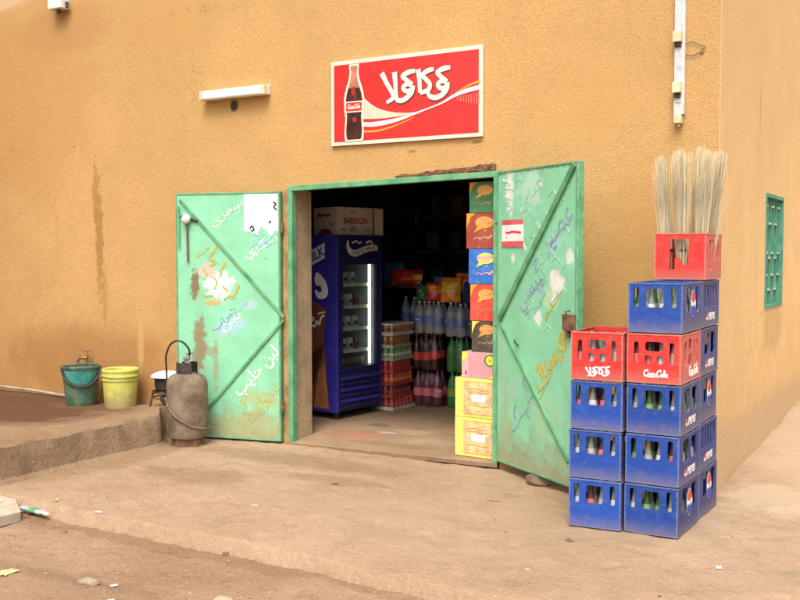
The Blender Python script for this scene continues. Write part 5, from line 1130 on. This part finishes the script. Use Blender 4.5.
# goods in the fridge: small cartons and cups on each shelf
FX = Matrix.Translation(fg.location) @ Matrix.Rotation(R(83), 4, 'Z')
pc = {}
def small_pack(kind, c):
    e = empty('drink_carton')
    mb = MB(); mb.box((-0.03, -0.025, 0), (0.03, 0.025, 0.11)); mb.build('box', worn(kind + '_carton', c, 0.5, 0.3, 0.3, (0.05, 0.04, 0.03), scale=30), e, bevel=0.003)
    mb = MB(); mb.box((-0.024, -0.0265, 0.025), (0.024, -0.0255, 0.06)); mb.build('print_band', M_ink_black, e); return e
kinds = {'grey': ((0.40, 0.38, 0.33), 'small grey drink carton on a shelf of the lit fridge', [(0.13, 1.048), (0.21, 1.048), (0.32, 1.048), (0.13, 0.838), (0.21, 0.838), (0.29, 0.838), (0.40, 0.838), (0.15, 1.258), (0.25, 1.258), (0.36, 1.258), (0.14, 0.628), (0.33, 0.628)]), 'yellow': ((0.62, 0.45, 0.06), 'small yellow drink carton in the lower part of the lit fridge', [(0.12, 0.44), (0.20, 0.44), (0.23, 0.628)]), 'brown': ((0.12, 0.06, 0.03), 'small dark brown drink carton inside the lit fridge', [(0.29, 0.44), (0.36, 0.44), (0.43, 0.44), (0.50, 0.44), (0.42, 0.628), (0.42, 1.048)])}
for k, (c, lab, pl) in kinds.items():
    for n_, (x, z) in enumerate(pl):
        if k not in pc: pc[k] = o = small_pack(k, c)
        else: o = copy_tree(pc[k])
        o.location = FX @ Vector((x, 0.14, z)); o.rotation_euler = (0, 0, R(83 + rnd.uniform(-8, 8))); tag(o, lab, 'drink carton', k + ' cartons in the fridge')
# carton on the fridge
M_cart = worn('pale_cardboard', (0.70, 0.64, 0.57), 0.8, 0.15, 0.25, (0.40, 0.30, 0.2), scale=5)
cx = thing('cardboard_carton', 'whitish cardboard carton with red print lying on top of the fridge', 'box', (-3.70, 1.03, 0.052+FH+0.003), R(76))
mb = MB(); mb.box((0, 0, 0), (0.60, 0.34, 0.262)); mb.build('box', M_cart, cx, bevel=0.004)
BF_ = fr((0, -0.0005, 0), (1, 0, 0), (0, 0, 1))
mb = MB(); mb.text('BABSOCIN', 0.08, 0.0008, BF_ @ Matrix.Translation((0.235, 0.135, 0)), bold=0.002, width=0.30, height=0.058); mb.text('ATK', 0.05, 0.0008, BF_ @ Matrix.Translation((0.20, 0.220, 0)), bold=0.001, height=0.026)
mb.stroke([(0.04, 0.05), (0.10, 0.052)], 0.01, 0.0008, BF_, smooth=False); mb.stroke([(0.35, 0.05), (0.42, 0.05)], 0.008, 0.0008, BF_, smooth=False); mb.build('lettering', M_ink_maroon, cx)
mb = MB(); mb.box((0.455, 0.0, 0.0002), (0.475, 0.25, 0.001), BF_); mb.build('red_band', M_ink_maroon, cx)
mb = MB(); mb.shape([ellipse(0.20, 0.055, 0.04, 0.024)], 0.0008, BF_); mb.build('stamp', worn('buff_stamp', (0.45, 0.34, 0.18), 0.6), cx)
SF_ = fr((-0.0005, 0, 0), (0, -1, 0), (0, 0, 1)) @ Matrix.Translation((-0.34, 0, 0))
mb = MB(); mb.stroke([(0.05, 0.17), (0.09, 0.195), (0.11, 0.175), (0.15, 0.195), (0.19, 0.18), (0.25, 0.195)], 0.016, 0.0008, SF_); mb.stroke([(0.23, 0.10), (0.30, 0.10)], 0.012, 0.0008, SF_, smooth=False); mb.shape([ellipse(0.17, 0.004, 0.10, 0.055, 20, 0, 180)], 0.0008, SF_); mb.build('side_print', M_ink_maroon, cx)

# ------------------------------------------------------------------ drinks packs
def film():
    m = NT('shrink_film'); out = m.n['Material Output']; v = m.coords(True)
    tr = m.node('ShaderNodeBsdfTransparent'); tr.inputs[0].default_value = (0.93, 0.94, 0.95, 1); gl = m.node('ShaderNodeBsdfGlossy'); gl.inputs['Roughness'].default_value = 0.12
    b = m.node('ShaderNodeBump'); b.inputs['Strength'].default_value = 0.9; b.inputs['Distance'].default_value = 0.02; m.link(m.noise(m.mapped(v, 22, 22, 9), 1.0, 5, 0.6), b.inputs['Height']); m.link(b.outputs[0], gl.inputs['Normal'])
    mx = m.node('ShaderNodeMixShader'); mx.inputs[0].default_value = 0.07; m.link(tr.outputs[0], mx.inputs[1]); m.link(gl.outputs[0], mx.inputs[2]); m.link(mx.outputs[0], out.inputs[0]); return m.m
M_film = film()
def can_pack(label, loc, rz, c, band, tray, wht=False):
    e = thing('can_pack', label, 'can pack', loc, rz, 'trays of cans stacked beside the fridge')
    cm = worn('can_' + label.split()[0] + '_%.2f' % loc[2], c, 0.35, 0.2, metal=0.25, scale=18); bm_ = worn('canband_%.2f' % loc[2], band, 0.4, 0.2)
    for i in range(6):
        for j in range(4):
            if 0 < i < 5 and 0 < j < 3: continue
            x = 0.033 + 0.066*i; y = 0.033 + 0.066*j
            mb = MB(); mb.lathe([(0.026, 0.006), (0.032, 0.012), (0.032, 0.105), (0.027, 0.116), (0.026, 0.118)], 12, Matrix.Translation((x, y, 0)))
            mb.lathe([(0.0323, 0.045), (0.0324, 0.046), (0.0324, 0.075), (0.0323, 0.076)], 12, Matrix.Translation((x, y, 0)), 1, False, False)
            mb.build('can', [cm, bm_], e)
    mb = MB(); mb.box((-0.004, -0.004, 0), (0.400, 0.268, 0.005)); mb.box((-0.004, -0.004, 0.0052), (0.400, -0.001, 0.035)); mb.box((0.3965, -0.0008, 0.0052), (0.400, 0.268, 0.035)); mb.box((-0.004, -0.0008, 0.0052), (-0.001, 0.268, 0.035)); mb.build('tray', tray, e)
    if wht:
        mb = MB(); mb.box((-0.002, -0.0035, 0.104), (0.398, 0.266, 0.121)); mb.build('film_cover', worn('white_film', (0.66, 0.66, 0.62), 0.3, 0.2), e)
T_w = worn('pale_tray_card', (0.50, 0.48, 0.42), 0.7, 0.2); T_r = worn('red_tray_card', (0.38, 0.05, 0.035), 0.6, 0.2); T_g = worn('green_white_tray_card', (0.32, 0.42, 0.26), 0.6, 0.5, 0.5, (0.55, 0.55, 0.5), scale=30)
packs = [('bottom tray of red cans in a pale tray beside the fridge', (0.30, 0.03, 0.03), (0.45, 0.08, 0.07), T_w, False), ('dark red can tray second from the floor beside the fridge', (0.13, 0.03, 0.03), (0.32, 0.05, 0.04), T_r, False), ('orange can tray third from the floor beside the fridge', (0.42, 0.06, 0.025), (0.55, 0.15, 0.04), T_r, False), ('red can tray in the middle of the stack beside the fridge', (0.36, 0.04, 0.03), (0.28, 0.03, 0.03), T_r, False), ('green and white can tray under the golden cans', (0.13, 0.25, 0.11), (0.50, 0.50, 0.44), T_g, False), ('lower tray of golden cans beside the fridge', (0.36, 0.17, 0.04), (0.26, 0.10, 0.03), T_g, False), ('topmost tray of golden cans with white film', (0.36, 0.18, 0.045), (0.24, 0.11, 0.04), T_w, True)]
for k, (lab, c, b, t, wq) in enumerate(packs): can_pack(lab, (-3.452, 1.62, 0.053 + k*0.1225), R(90 + (-3, 2, -1, 2, 0, 3, -1)[k]), c, b, t, wq)
def soda_bottle(e, x, y, liq, labm, capm, H=0.325, R_=0.052):
    x += rnd.uniform(-0.005, 0.005); y += rnd.uniform(-0.005, 0.005); H *= rnd.uniform(0.975, 1.02); lab_t = rnd.uniform(-0.03, 0.03)
    g = MB(); g.lathe([(R_*0.75, 0.0), (R_*0.96, 0.012), (R_, 0.05), (R_*0.97, H*0.33), (R_, H*0.55), (R_*0.93, H*0.66), (R_*0.60, H*0.82), (R_*0.28, H*0.92), (R_*0.26, H*0.96)], 14, Matrix.Translation((x, y, 0)))
    b = g.build('bottle', liq, e)
    g = MB(); g.lathe([(R_*1.008, H*(0.30+lab_t)), (R_*1.014, H*(0.31+lab_t)), (R_*1.014, H*(0.52+lab_t)), (R_*1.008, H*(0.53+lab_t))], 14, Matrix.Translation((x, y, 0)), 0, False, False)
    for a in (rnd.uniform(0, 6.28),): g.stroke([(-0.026, 0.0), (-0.014, 0.012), (-0.004, -0.002), (0.008, 0.010), (0.026, 0.003)], [0.006, 0.013, 0.007, 0.012, 0.005], 0.0006, Matrix.Translation((x, y, H*0.415)) @ Matrix.Rotation(a+R(90), 4, 'Z') @ fr((0, -R_*1.03, 0), (1, 0, 0), (0, 0, 1)), 1)
    g.build('label_band', [labm, M_ink_white], b)
    g = MB(); g.lathe([(R_*0.30, H*0.945), (R_*0.31, H*0.95), (R_*0.31, H*0.995), (R_*0.28, H)], 10, Matrix.Translation((x, y, 0))); g.build('cap', capm, b)
def soda_pack(label, loc, rz, liq, labm, capm, nx=3, ny=2, group=None, H=0.325):
    e = thing('bottle_pack', label, 'bottle pack', loc, rz, group)
    for i in range(nx):
        for j in range(ny): soda_bottle(e, 0.055 + 0.108*i, 0.055 + 0.108*j, liq, labm, capm, H)
    fx, fy = 0.002 + 0.108*nx, 0.002 + 0.108*ny; vs = []; n_ = 9
    for z_, k_ in ((0.003, 0.0), (H*0.12, -0.004), (H*0.35, -0.002), (H*0.6, -0.003), (H*0.8, 0.010), (H*0.93, 0.030)):
        loop = rrect(k_, k_, fx-k_, fy-k_, 0.045, 5)
        vs += [(p[0] + 0.006*noise.noise(Vector((p[0]*30, p[1]*30, z_*25))), p[1] + 0.006*noise.noise(Vector((p[1]*30, p[0]*30, z_*25+7))), z_) for p in loop]
    m_ = len(loop); g = MB(); g.add(vs, [(a*m_+b, a*m_+(b+1) % m_, (a+1)*m_+(b+1) % m_, (a+1)*m_+b) for a in range(5) for b in range(m_)], smooth=True); g.build('shrink_film', M_film, e)
    return e
M_cola = glass('dark_cola', (0.045, 0.016, 0.016), 0.10, 0.1); M_cola2 = glass('purplish_cola', (0.17, 0.045, 0.07), 0.12, 0.1)
M_rl = worn('red_bottle_label', (0.78, 0.05, 0.055), 0.4, 0.15); M_pl = worn('pink_bottle_label', (0.84, 0.20, 0.29), 0.4, 0.15)
M_lime = glass('lime_soda_bottle', (0.07, 0.36, 0.08), 0.10, 0.3); M_ll = worn('lime_bottle_label', (0.30, 0.44, 0.07), 0.4, 0.2)
M_water = glass('water_bottle_plastic', (0.80, 0.86, 0.92), 0.06, 0.7); M_wlab = worn('blue_water_label', (0.16, 0.24, 0.60), 0.4, 0.25)
GPK = 'shrink-wrapped bottle packs on the shop floor'
soda_pack('lower pack of cola bottles with pink labels on the shop floor', (-3.49, 2.04, 0.052), R(3), M_cola2, M_pl, plain('plum_cap', (0.16, 0.03, 0.05)), 3, 2, GPK, 0.36)
soda_pack('upper pack of cola bottles with bright red labels and red caps', (-3.52, 2.06, 0.416), R(1), M_cola, M_rl, plain('red_cap', (0.45, 0.03, 0.03)), 3, 2, GPK, 0.36)
soda_pack('lower pack of green lemonade bottles beside the cola packs', (-3.13, 2.10, 0.052), R(0), M_lime, M_ll, plain('green_cap', (0.04, 0.20, 0.05)), 2, 2, GPK, 0.35)
o = soda_pack('upper pack of green lemonade bottles beside the red-capped cola', (-3.15, 2.12, 0.406), R(-4), M_lime, worn('dark_green_label', (0.06, 0.22, 0.07), 0.4), plain('green_cap2', (0.03, 0.15, 0.04)), 2, 2, GPK, 0.35)
soda_pack('pack of clear bottles with navy labels right of the lemonade', (-2.88, 2.18, 0.40), R(2), M_water, M_ink_navy, plain('navy_cap', (0.03, 0.04, 0.16)), 2, 2, GPK, 0.35)
soda_pack('lower pack of dark bottles hidden behind the yellow cartons', (-2.88, 2.14, 0.052), R(0), M_cola2, M_ll, plain('dark_cap', (0.02, 0.05, 0.03)), 2, 2, GPK, 0.34)
GW = 'water bottle packs on top of the soda packs'
M_wc = plain('white_cap', (0.55, 0.60, 0.68))
soda_pack('water bottle pack standing above the red-capped cola pack', (-3.50, 2.08, 0.782), R(2), M_water, M_wlab, M_wc, 3, 2, GW, 0.33)
soda_pack('water bottle pack in the middle of the top row', (-3.16, 2.12, 0.760), R(-1), M_water, M_wlab, M_wc, 2, 2, GW, 0.34)
soda_pack('water bottle pack at the right end of the top row by the cartons', (-2.92, 2.17, 0.752), R(1), M_water, M_wlab, M_wc, 3, 2, GW, 0.34)
soda_pack('dim water bottle pack behind the golden cans', (-3.86, 2.42, 0.80), R(4), M_water, M_wlab, M_wc, 3, 1, GW, 0.33)
# wooden counter and rack behind carry the dim goods
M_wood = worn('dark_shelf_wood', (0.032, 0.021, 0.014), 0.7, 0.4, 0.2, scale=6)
rk = thing('shelf_rack', 'dark wooden shelf rack along the back wall of the shop', 'shelf', (-4.1, 3.2, 0.051))
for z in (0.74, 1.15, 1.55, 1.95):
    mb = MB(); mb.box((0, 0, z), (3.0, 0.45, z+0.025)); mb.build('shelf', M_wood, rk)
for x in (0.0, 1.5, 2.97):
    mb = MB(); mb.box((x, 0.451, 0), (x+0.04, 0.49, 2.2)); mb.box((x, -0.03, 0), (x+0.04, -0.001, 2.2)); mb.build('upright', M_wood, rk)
lr = thing('side_shelf', 'low wooden shelf board behind the golden cans', 'shelf', (-4.3, 2.32, 0.051))
mb = MB(); mb.box((0, 0, 0.715), (0.80, 0.45, 0.745)); mb.build('board', M_wood, lr)
for x in (0.0, 0.76):
    for y in (0.02, 0.39):
        mb = MB(); mb.box((x, y, 0), (x+0.04, y+0.04, 0.714)); mb.build('leg', M_wood, lr)
us = thing('upper_shelf', 'small dark shelf holding a red packet right of the fridge', 'shelf', (-4.40, 2.30, 1.235))
mb = MB(); mb.box((0, 0, 0), (0.86, 0.45, 0.025)); mb.build('board', M_wood, us)
for x in (0.02, 0.81):
    mb = MB(); mb.box((x, 0.02, -0.4), (x+0.03, 0.05, -0.001)); mb.build('bracket', M_wood, us); mb = MB(); mb.box((x, 0.40, -0.4), (x+0.03, 0.43, -0.001)); mb.build('bracket', M_wood, us)
def pillow_bag(label, loc, rz, w, h, d, mats, tilt=0.0, group=None, emb=True):
    e = thing('snack_bag', label, 'snack bag', loc, rz, group); e.rotation_euler = (tilt, 0, rz)
    mb = MB(); n_ = 10; vs = []
    for s_ in (-1, 1):
        for j in range(n_+1):
            for i in range(n_+1):
                u, v_ = -1+2*i/n_, j/n_; k = max(0, (1-u*u))**0.5*max(0, 1-(2*v_-1)**4); wob = 0.012*noise.noise(Vector((u*2, v_*4, s_+loc[0]*9)))
                vs.append((u*w/2*(1-0.06*math.sin(v_*math.pi)), s_*(d/2*k + (wob if 0 < i < n_ and 0 < j < n_ else 0)), v_*h))
    N = (n_+1)**2
    fs = [(s_*N+j*(n_+1)+i, s_*N+j*(n_+1)+i+1, s_*N+(j+1)*(n_+1)+i+1, s_*N+(j+1)*(n_+1)+i) for s_ in (0, 1) for j in range(n_) for i in range(n_)]
    mi = [0 if 0.3 < ((f[0] % N)//(n_+1))/n_ < 0.75 else 1 for f in fs]
    for f, q in zip(fs, mi): mb.f.append(tuple(x+0 for x in f)); mb.mi.append(q if len(mats) > 1 else 0); mb.sm.append(True)
    mb.v = [Vector(p) for p in vs]; mb.build('bag', mats, e)
M_bo = worn('orange_foil', (0.80, 0.28, 0.03), 0.3, 0.4, scale=14); M_br = worn('red_foil', (0.62, 0.05, 0.04), 0.3, 0.3, scale=14); M_by = worn('yellow_foil', (0.82, 0.50, 0.05), 0.3, 0.4, scale=20); M_bb = worn('blue_foil', (0.05, 0.16, 0.30), 0.3, 0.3, scale=14)
GS = 'snack bags above the water bottles'
pillow_bag('orange and red snack bag standing upright over the water bottles', (-3.11, 2.18, 1.104), R(18), 0.21, 0.25, 0.09, [M_by, M_bo], R(-8), GS)
pillow_bag('dark red snack bag left of the orange snack bag', (-3.30, 2.20, 1.115), R(25), 0.17, 0.19, 0.08, [M_bo, M_br], R(-12), GS)
pillow_bag('blue snack bag half hidden behind the orange snack bag', (-3.22, 2.285, 1.117), R(5), 0.30, 0.24, 0.07, [M_bb], R(-6), GS)
pillow_bag('green snack bag leaning at the left end above the water bottles', (-3.44, 2.21, 1.115), R(30), 0.15, 0.17, 0.07, [worn('green_foil', (0.05, 0.16, 0.05), 0.3, 0.4, scale=14)], R(-14), GS)
pillow_bag('dark blue snack bag right of the orange snack bag', (-2.93, 2.24, 1.094), R(-8), 0.19, 0.22, 0.08, [worn('navy_foil', (0.025, 0.05, 0.16), 0.3, 0.4, scale=14)], R(-9), GS)
pillow_bag('brown snack bag by the carton stack above the water bottles', (-2.74, 2.26, 1.094), R(10), 0.18, 0.20, 0.08, [worn('brown_foil', (0.13, 0.06, 0.03), 0.3, 0.4, scale=14)], R(-9), GS)
pillow_bag('small yellow snack bag lying in front of the red packet on the small shelf', (-3.62, 2.36, 1.262), R(-12), 0.15, 0.14, 0.07, [M_by, M_br], R(-18))
pillow_bag('small red snack bag lying on top of the orange snack bag row', (-3.02, 2.30, 1.20), R(12), 0.18, 0.20, 0.07, [M_br, M_bo], R(-9), GS)
pillow_bag('blue packet standing behind the red packet on the small shelf', (-4.0, 2.55, 1.262), R(10), 0.26, 0.24, 0.09, [M_bb], R(-6))
pillow_bag('red packet lying on the small shelf right of the fridge', (-3.78, 2.45, 1.262), R(30), 0.34, 0.18, 0.13, [M_br], R(-25))
# dim goods along the rack, each its own thing
goods = [((0.09, 0.03, 0.02), 'brown'), ((0.03, 0.045, 0.09), 'navy'), ((0.08, 0.065, 0.05), 'grey'), ((0.03, 0.06, 0.03), 'dark green')]
gp = {}
for zi, z in enumerate((0.767, 1.177, 1.577, 1.977)):
    for i in range(9):
        k = (i*5 + zi*3) % 4; c, nm = goods[k]
        if k not in gp:
            o = empty('tin_box'); mb = MB(); mb.box((-0.07, 0, 0), (0.07, 0.12, 0.19)); mb.build('box', worn(nm.replace(' ', '_') + '_tin', c, 0.5, 0.4, scale=12), o, bevel=0.006); mb = MB(); mb.box((-0.074, -0.004, 0.191), (0.074, 0.124, 0.215)); mb.build('lid', M_dark, o); gp[k] = o
        else: o = copy_tree(gp[k])
        o.location = (-3.9 + i*0.30 + rnd.uniform(-0.05, 0.05), 3.30, 0.051 + z); o.rotation_euler = (0, 0, rnd.uniform(-0.15, 0.15))
        row = ('lowest', 'second', 'third', 'top')[zi]
        tag(o, f'dim {nm} tin box on the {row} shelf of the back rack', 'tin', f'{nm} tin boxes on the {row} shelf of the back rack')

# ------------------------------------------------------------------ stones and litter
mb = MB(); mb.blob((0, 0, 0.025), (0.085, 0.06, 0.045), amp=0.35, seed=3.3, sub=3)
o = mb.build('stone', worn('dark_stone', (0.19, 0.125, 0.08), 0.9, 0.4, bump=0.5)); o.location = (-1.12, -0.30, 0.0); tag(o, 'rough brown stone propping the bottom of the right door leaf', 'stone')
m_sl = worn('pale_broken_concrete', (0.42, 0.36, 0.27), 0.9, 0.25, 0.3, bump=0.5, scale=10)
c4 = [atZ(-30, 478, 0.0), atZ(12, 488, 0.0), atZ(21, 508, 0.0), atZ(-5, 514, 0.0), atZ(-40, 512, 0.0)]
mb = MB(); cc = sum((Vector(p) for p in c4), Vector())/5
mb.shape([[(p.x-cc.x, p.y-cc.y) for p in c4][::-1]], 0.06, ID, 0, 0.0)
o = mb.build('concrete_slab', m_sl, bevel=0.012); o.location = (cc.x, cc.y, -0.085); tag(o, 'pale broken concrete slab lying at the left edge of the pavement', 'slab')
p0 = atZ(23, 507, -0.05); p1 = atZ(47, 514, -0.05); d = p1-p0
pb = thing('plastic_bottle', 'crushed clear plastic bottle with green label lying by the concrete slab', 'bottle', p0, math.atan2(d.y, d.x)); Ln = d.length
X90 = Matrix.Rotation(R(90), 4, 'Y')
mb = MB(); mb.lathe([(0.018, 0.0), (0.028, 0.01), (0.025, 0.06), (0.030, 0.10), (0.024, Ln*0.6), (0.027, Ln*0.75), (0.013, Ln*0.9), (0.012, Ln*0.94)], 14, X90, jit=0.25); mb.build('body', glass('crushed_pet', (0.66, 0.70, 0.72), 0.2, 0.5), pb); pb.scale = (1.0, 1.15, 0.55)
mb = MB(); mb.lathe([(0.0285, Ln*0.34), (0.0315, Ln*0.38), (0.0295, Ln*0.58), (0.0275, Ln*0.6)], 14, X90, 0, False, False); mb.build('label_band', worn('litter_green_label', (0.10, 0.30, 0.16), 0.5), pb)
mb = MB(); mb.lathe([(0.016, Ln*0.93), (0.016, Ln)], 10, X90); mb.build('cap', M_ink_white, pb)
def scrap(name, label, px, py, w, h, c, z=-0.075, group=None, cat='paper'):
    p = atZ(px, py, z); zz = dirt_h(p.x, p.y) if p.y < edge_y(p.x) else ground_h(p.x, p.y)
    mb = MB(); n_ = 5; vs = []
    for s_ in (0, 1):
        for j in range(n_+1):
            for i in range(n_+1):
                u, v_ = i/n_-0.5, j/n_-0.5; q = 0.25*noise.noise(Vector((i*0.7, j*0.7, px)))
                vs.append((u*w*(1+q), v_*h*(1+q), 0.006 + 0.35*h*abs(noise.noise(Vector((i*0.5+px, j*0.5, py)))) - s_*0.0015))
    N = (n_+1)**2; fs = []
    for s_ in (0, 1):
        for j in range(n_):
            for i in range(n_): fs.append((s_*N+j*(n_+1)+i, s_*N+j*(n_+1)+i+1, s_*N+(j+1)*(n_+1)+i+1, s_*N+(j+1)*(n_+1)+i))
    rim = [i for i in range(n_+1)] + [j*(n_+1)+n_ for j in range(1, n_+1)] + [n_*(n_+1)+i for i in range(n_-1, -1, -1)] + [j*(n_+1) for j in range(n_-1, 0, -1)]
    for a, b in zip(rim, rim[1:]+rim[:1]): fs.append((a, b, N+b, N+a))
    mb.add(vs, fs); o = mb.build(name, worn(name + '_%d' % px, c, 0.8, 0.2, 0.2, scale=20)); o.location = (p.x, p.y, zz); o.rotation_euler = (0, 0, rnd.uniform(0, 3)); tag(o, label, cat, group)
scrap('paper_scrap', 'yellowish crumpled paper scrap on the dirt at the far left', 8, 573, 0.10, 0.06, (0.62, 0.50, 0.24))
scrap('paper_scrap', 'small white paper scrap beside the flat stone', 114, 580, 0.035, 0.022, (0.70, 0.66, 0.60))
scrap('paper_scrap', 'white paper scrap at the bottom edge below the flat stone', 110, 598, 0.05, 0.03, (0.70, 0.67, 0.62))
scrap('paper_scrap', 'tiny white scrap on the dirt near the pavement edge, right of centre', 351, 580, 0.03, 0.025, (0.74, 0.72, 0.70))
scrap('paper_scrap', 'small white paper scrap on the dirt just below the pavement edge at left', 99, 524, 0.045, 0.025, (0.66, 0.60, 0.52))
scrap('paper_scrap', 'white paper scrap on the pavement in front of the crates', 719, 569, 0.04, 0.025, (0.72, 0.70, 0.68), 0.0)
scrap('paper_scrap', 'tiny pale scrap on the pavement below the left door leaf', 255, 506, 0.04, 0.015, (0.68, 0.62, 0.54), 0.0)
scrap('paper_scrap', 'dark crumpled scrap on the pavement between crates and street', 570, 541, 0.07, 0.03, (0.17, 0.11, 0.07), 0.0)
scrap('paper_scrap', 'dark small scrap on the pavement in front of the door sill', 334, 484, 0.05, 0.03, (0.13, 0.09, 0.06), 0.0)
scrap('paper_scrap', 'grey cigarette paper lying right of the crushed bottle', 57, 511, 0.07, 0.02, (0.45, 0.36, 0.26))
def rock(label, px, py, r, c, seed, fl=0.45):
    p = atZ(px, py, -0.08); mb = MB(); mb.blob((0, 0, r*fl*0.4), (r, r*0.62, r*fl), amp=0.35, seed=seed, sub=3)
    o = mb.build('stone', worn('stone_%d' % px, c, 0.9, 0.3, 0.3, bump=0.5)); o.location = (p.x, p.y, dirt_h(p.x, p.y)); o.rotation_euler = (0, 0, 0.5); tag(o, label, 'stone')
rock('flat grey-brown stone lying on the dirt at lower left', 88, 578, 0.060, (0.30, 0.22, 0.15), 1.1, 0.35)
rock('pale round stone half buried at the bottom of the street', 223, 597, 0.05, (0.44, 0.28, 0.19), 2.2)
rock('small dark stone on the dirt close to the pavement edge', 226, 554, 0.020, (0.16, 0.11, 0.08), 3.2, 0.7)
rock('small brown pebble nearest the left end of the pavement edge', 148, 536, 0.022, (0.26, 0.17, 0.10), 4.2, 0.7)
rock('small tan pebble just right of the dark pebble at the pavement edge', 252, 558, 0.016, (0.36, 0.24, 0.15), 5.2, 0.7)
rock('brown pebble on the dirt above the small white paper scrap', 64, 532, 0.022, (0.24, 0.15, 0.09), 6.2, 0.7)

# ------------------------------------------------------------------ light
w = bpy.data.worlds.new('World'); SC.world = w; w.use_nodes = True
nt = w.node_tree; bg = nt.nodes['Background']
sky = nt.nodes.new('ShaderNodeTexSky'); sky.sky_type = 'NISHITA'; sky.sun_disc = False
SUN_EL, SUN_AZ = R(58), math.atan2(0.28, -0.80)       # azimuth as compass: x east, y north
sky.sun_elevation = SUN_EL; sky.sun_rotation = SUN_AZ; sky.air_density = 1.0; sky.dust_density = 6.0; sky.ozone_density = 0.6
hs = nt.nodes.new('ShaderNodeHueSaturation'); hs.inputs['Saturation'].default_value = 0.35
nt.links.new(sky.outputs[0], hs.inputs['Color']); nt.links.new(hs.outputs[0], bg.inputs['Color']); bg.inputs['Strength'].default_value = 0.15
sl = bpy.data.lights.new('sun', 'SUN'); so = bpy.data.objects.new('sun', sl); COL.objects.link(so)
sl.energy = 0.85; sl.angle = R(20); sl.color = (1.0, 0.94, 0.84)
dirv = Vector((math.sin(SUN_AZ)*math.cos(SUN_EL), math.cos(SUN_AZ)*math.cos(SUN_EL), math.sin(SUN_EL)))
so.rotation_euler = dirv.to_track_quat('Z', 'Y').to_euler(); so.location = dirv*20
SC.view_settings.view_transform = 'Standard'; SC.view_settings.look = 'None'; SC.view_settings.gamma = 1.0; SC.view_settings.exposure = 0.92
SC.view_settings.use_curve_mapping = False
SC.render.engine = 'CYCLES'; SC.cycles.max_bounces = 8; SC.cycles.transmission_bounces = 6; SC.cycles.transparent_max_bounces = 8
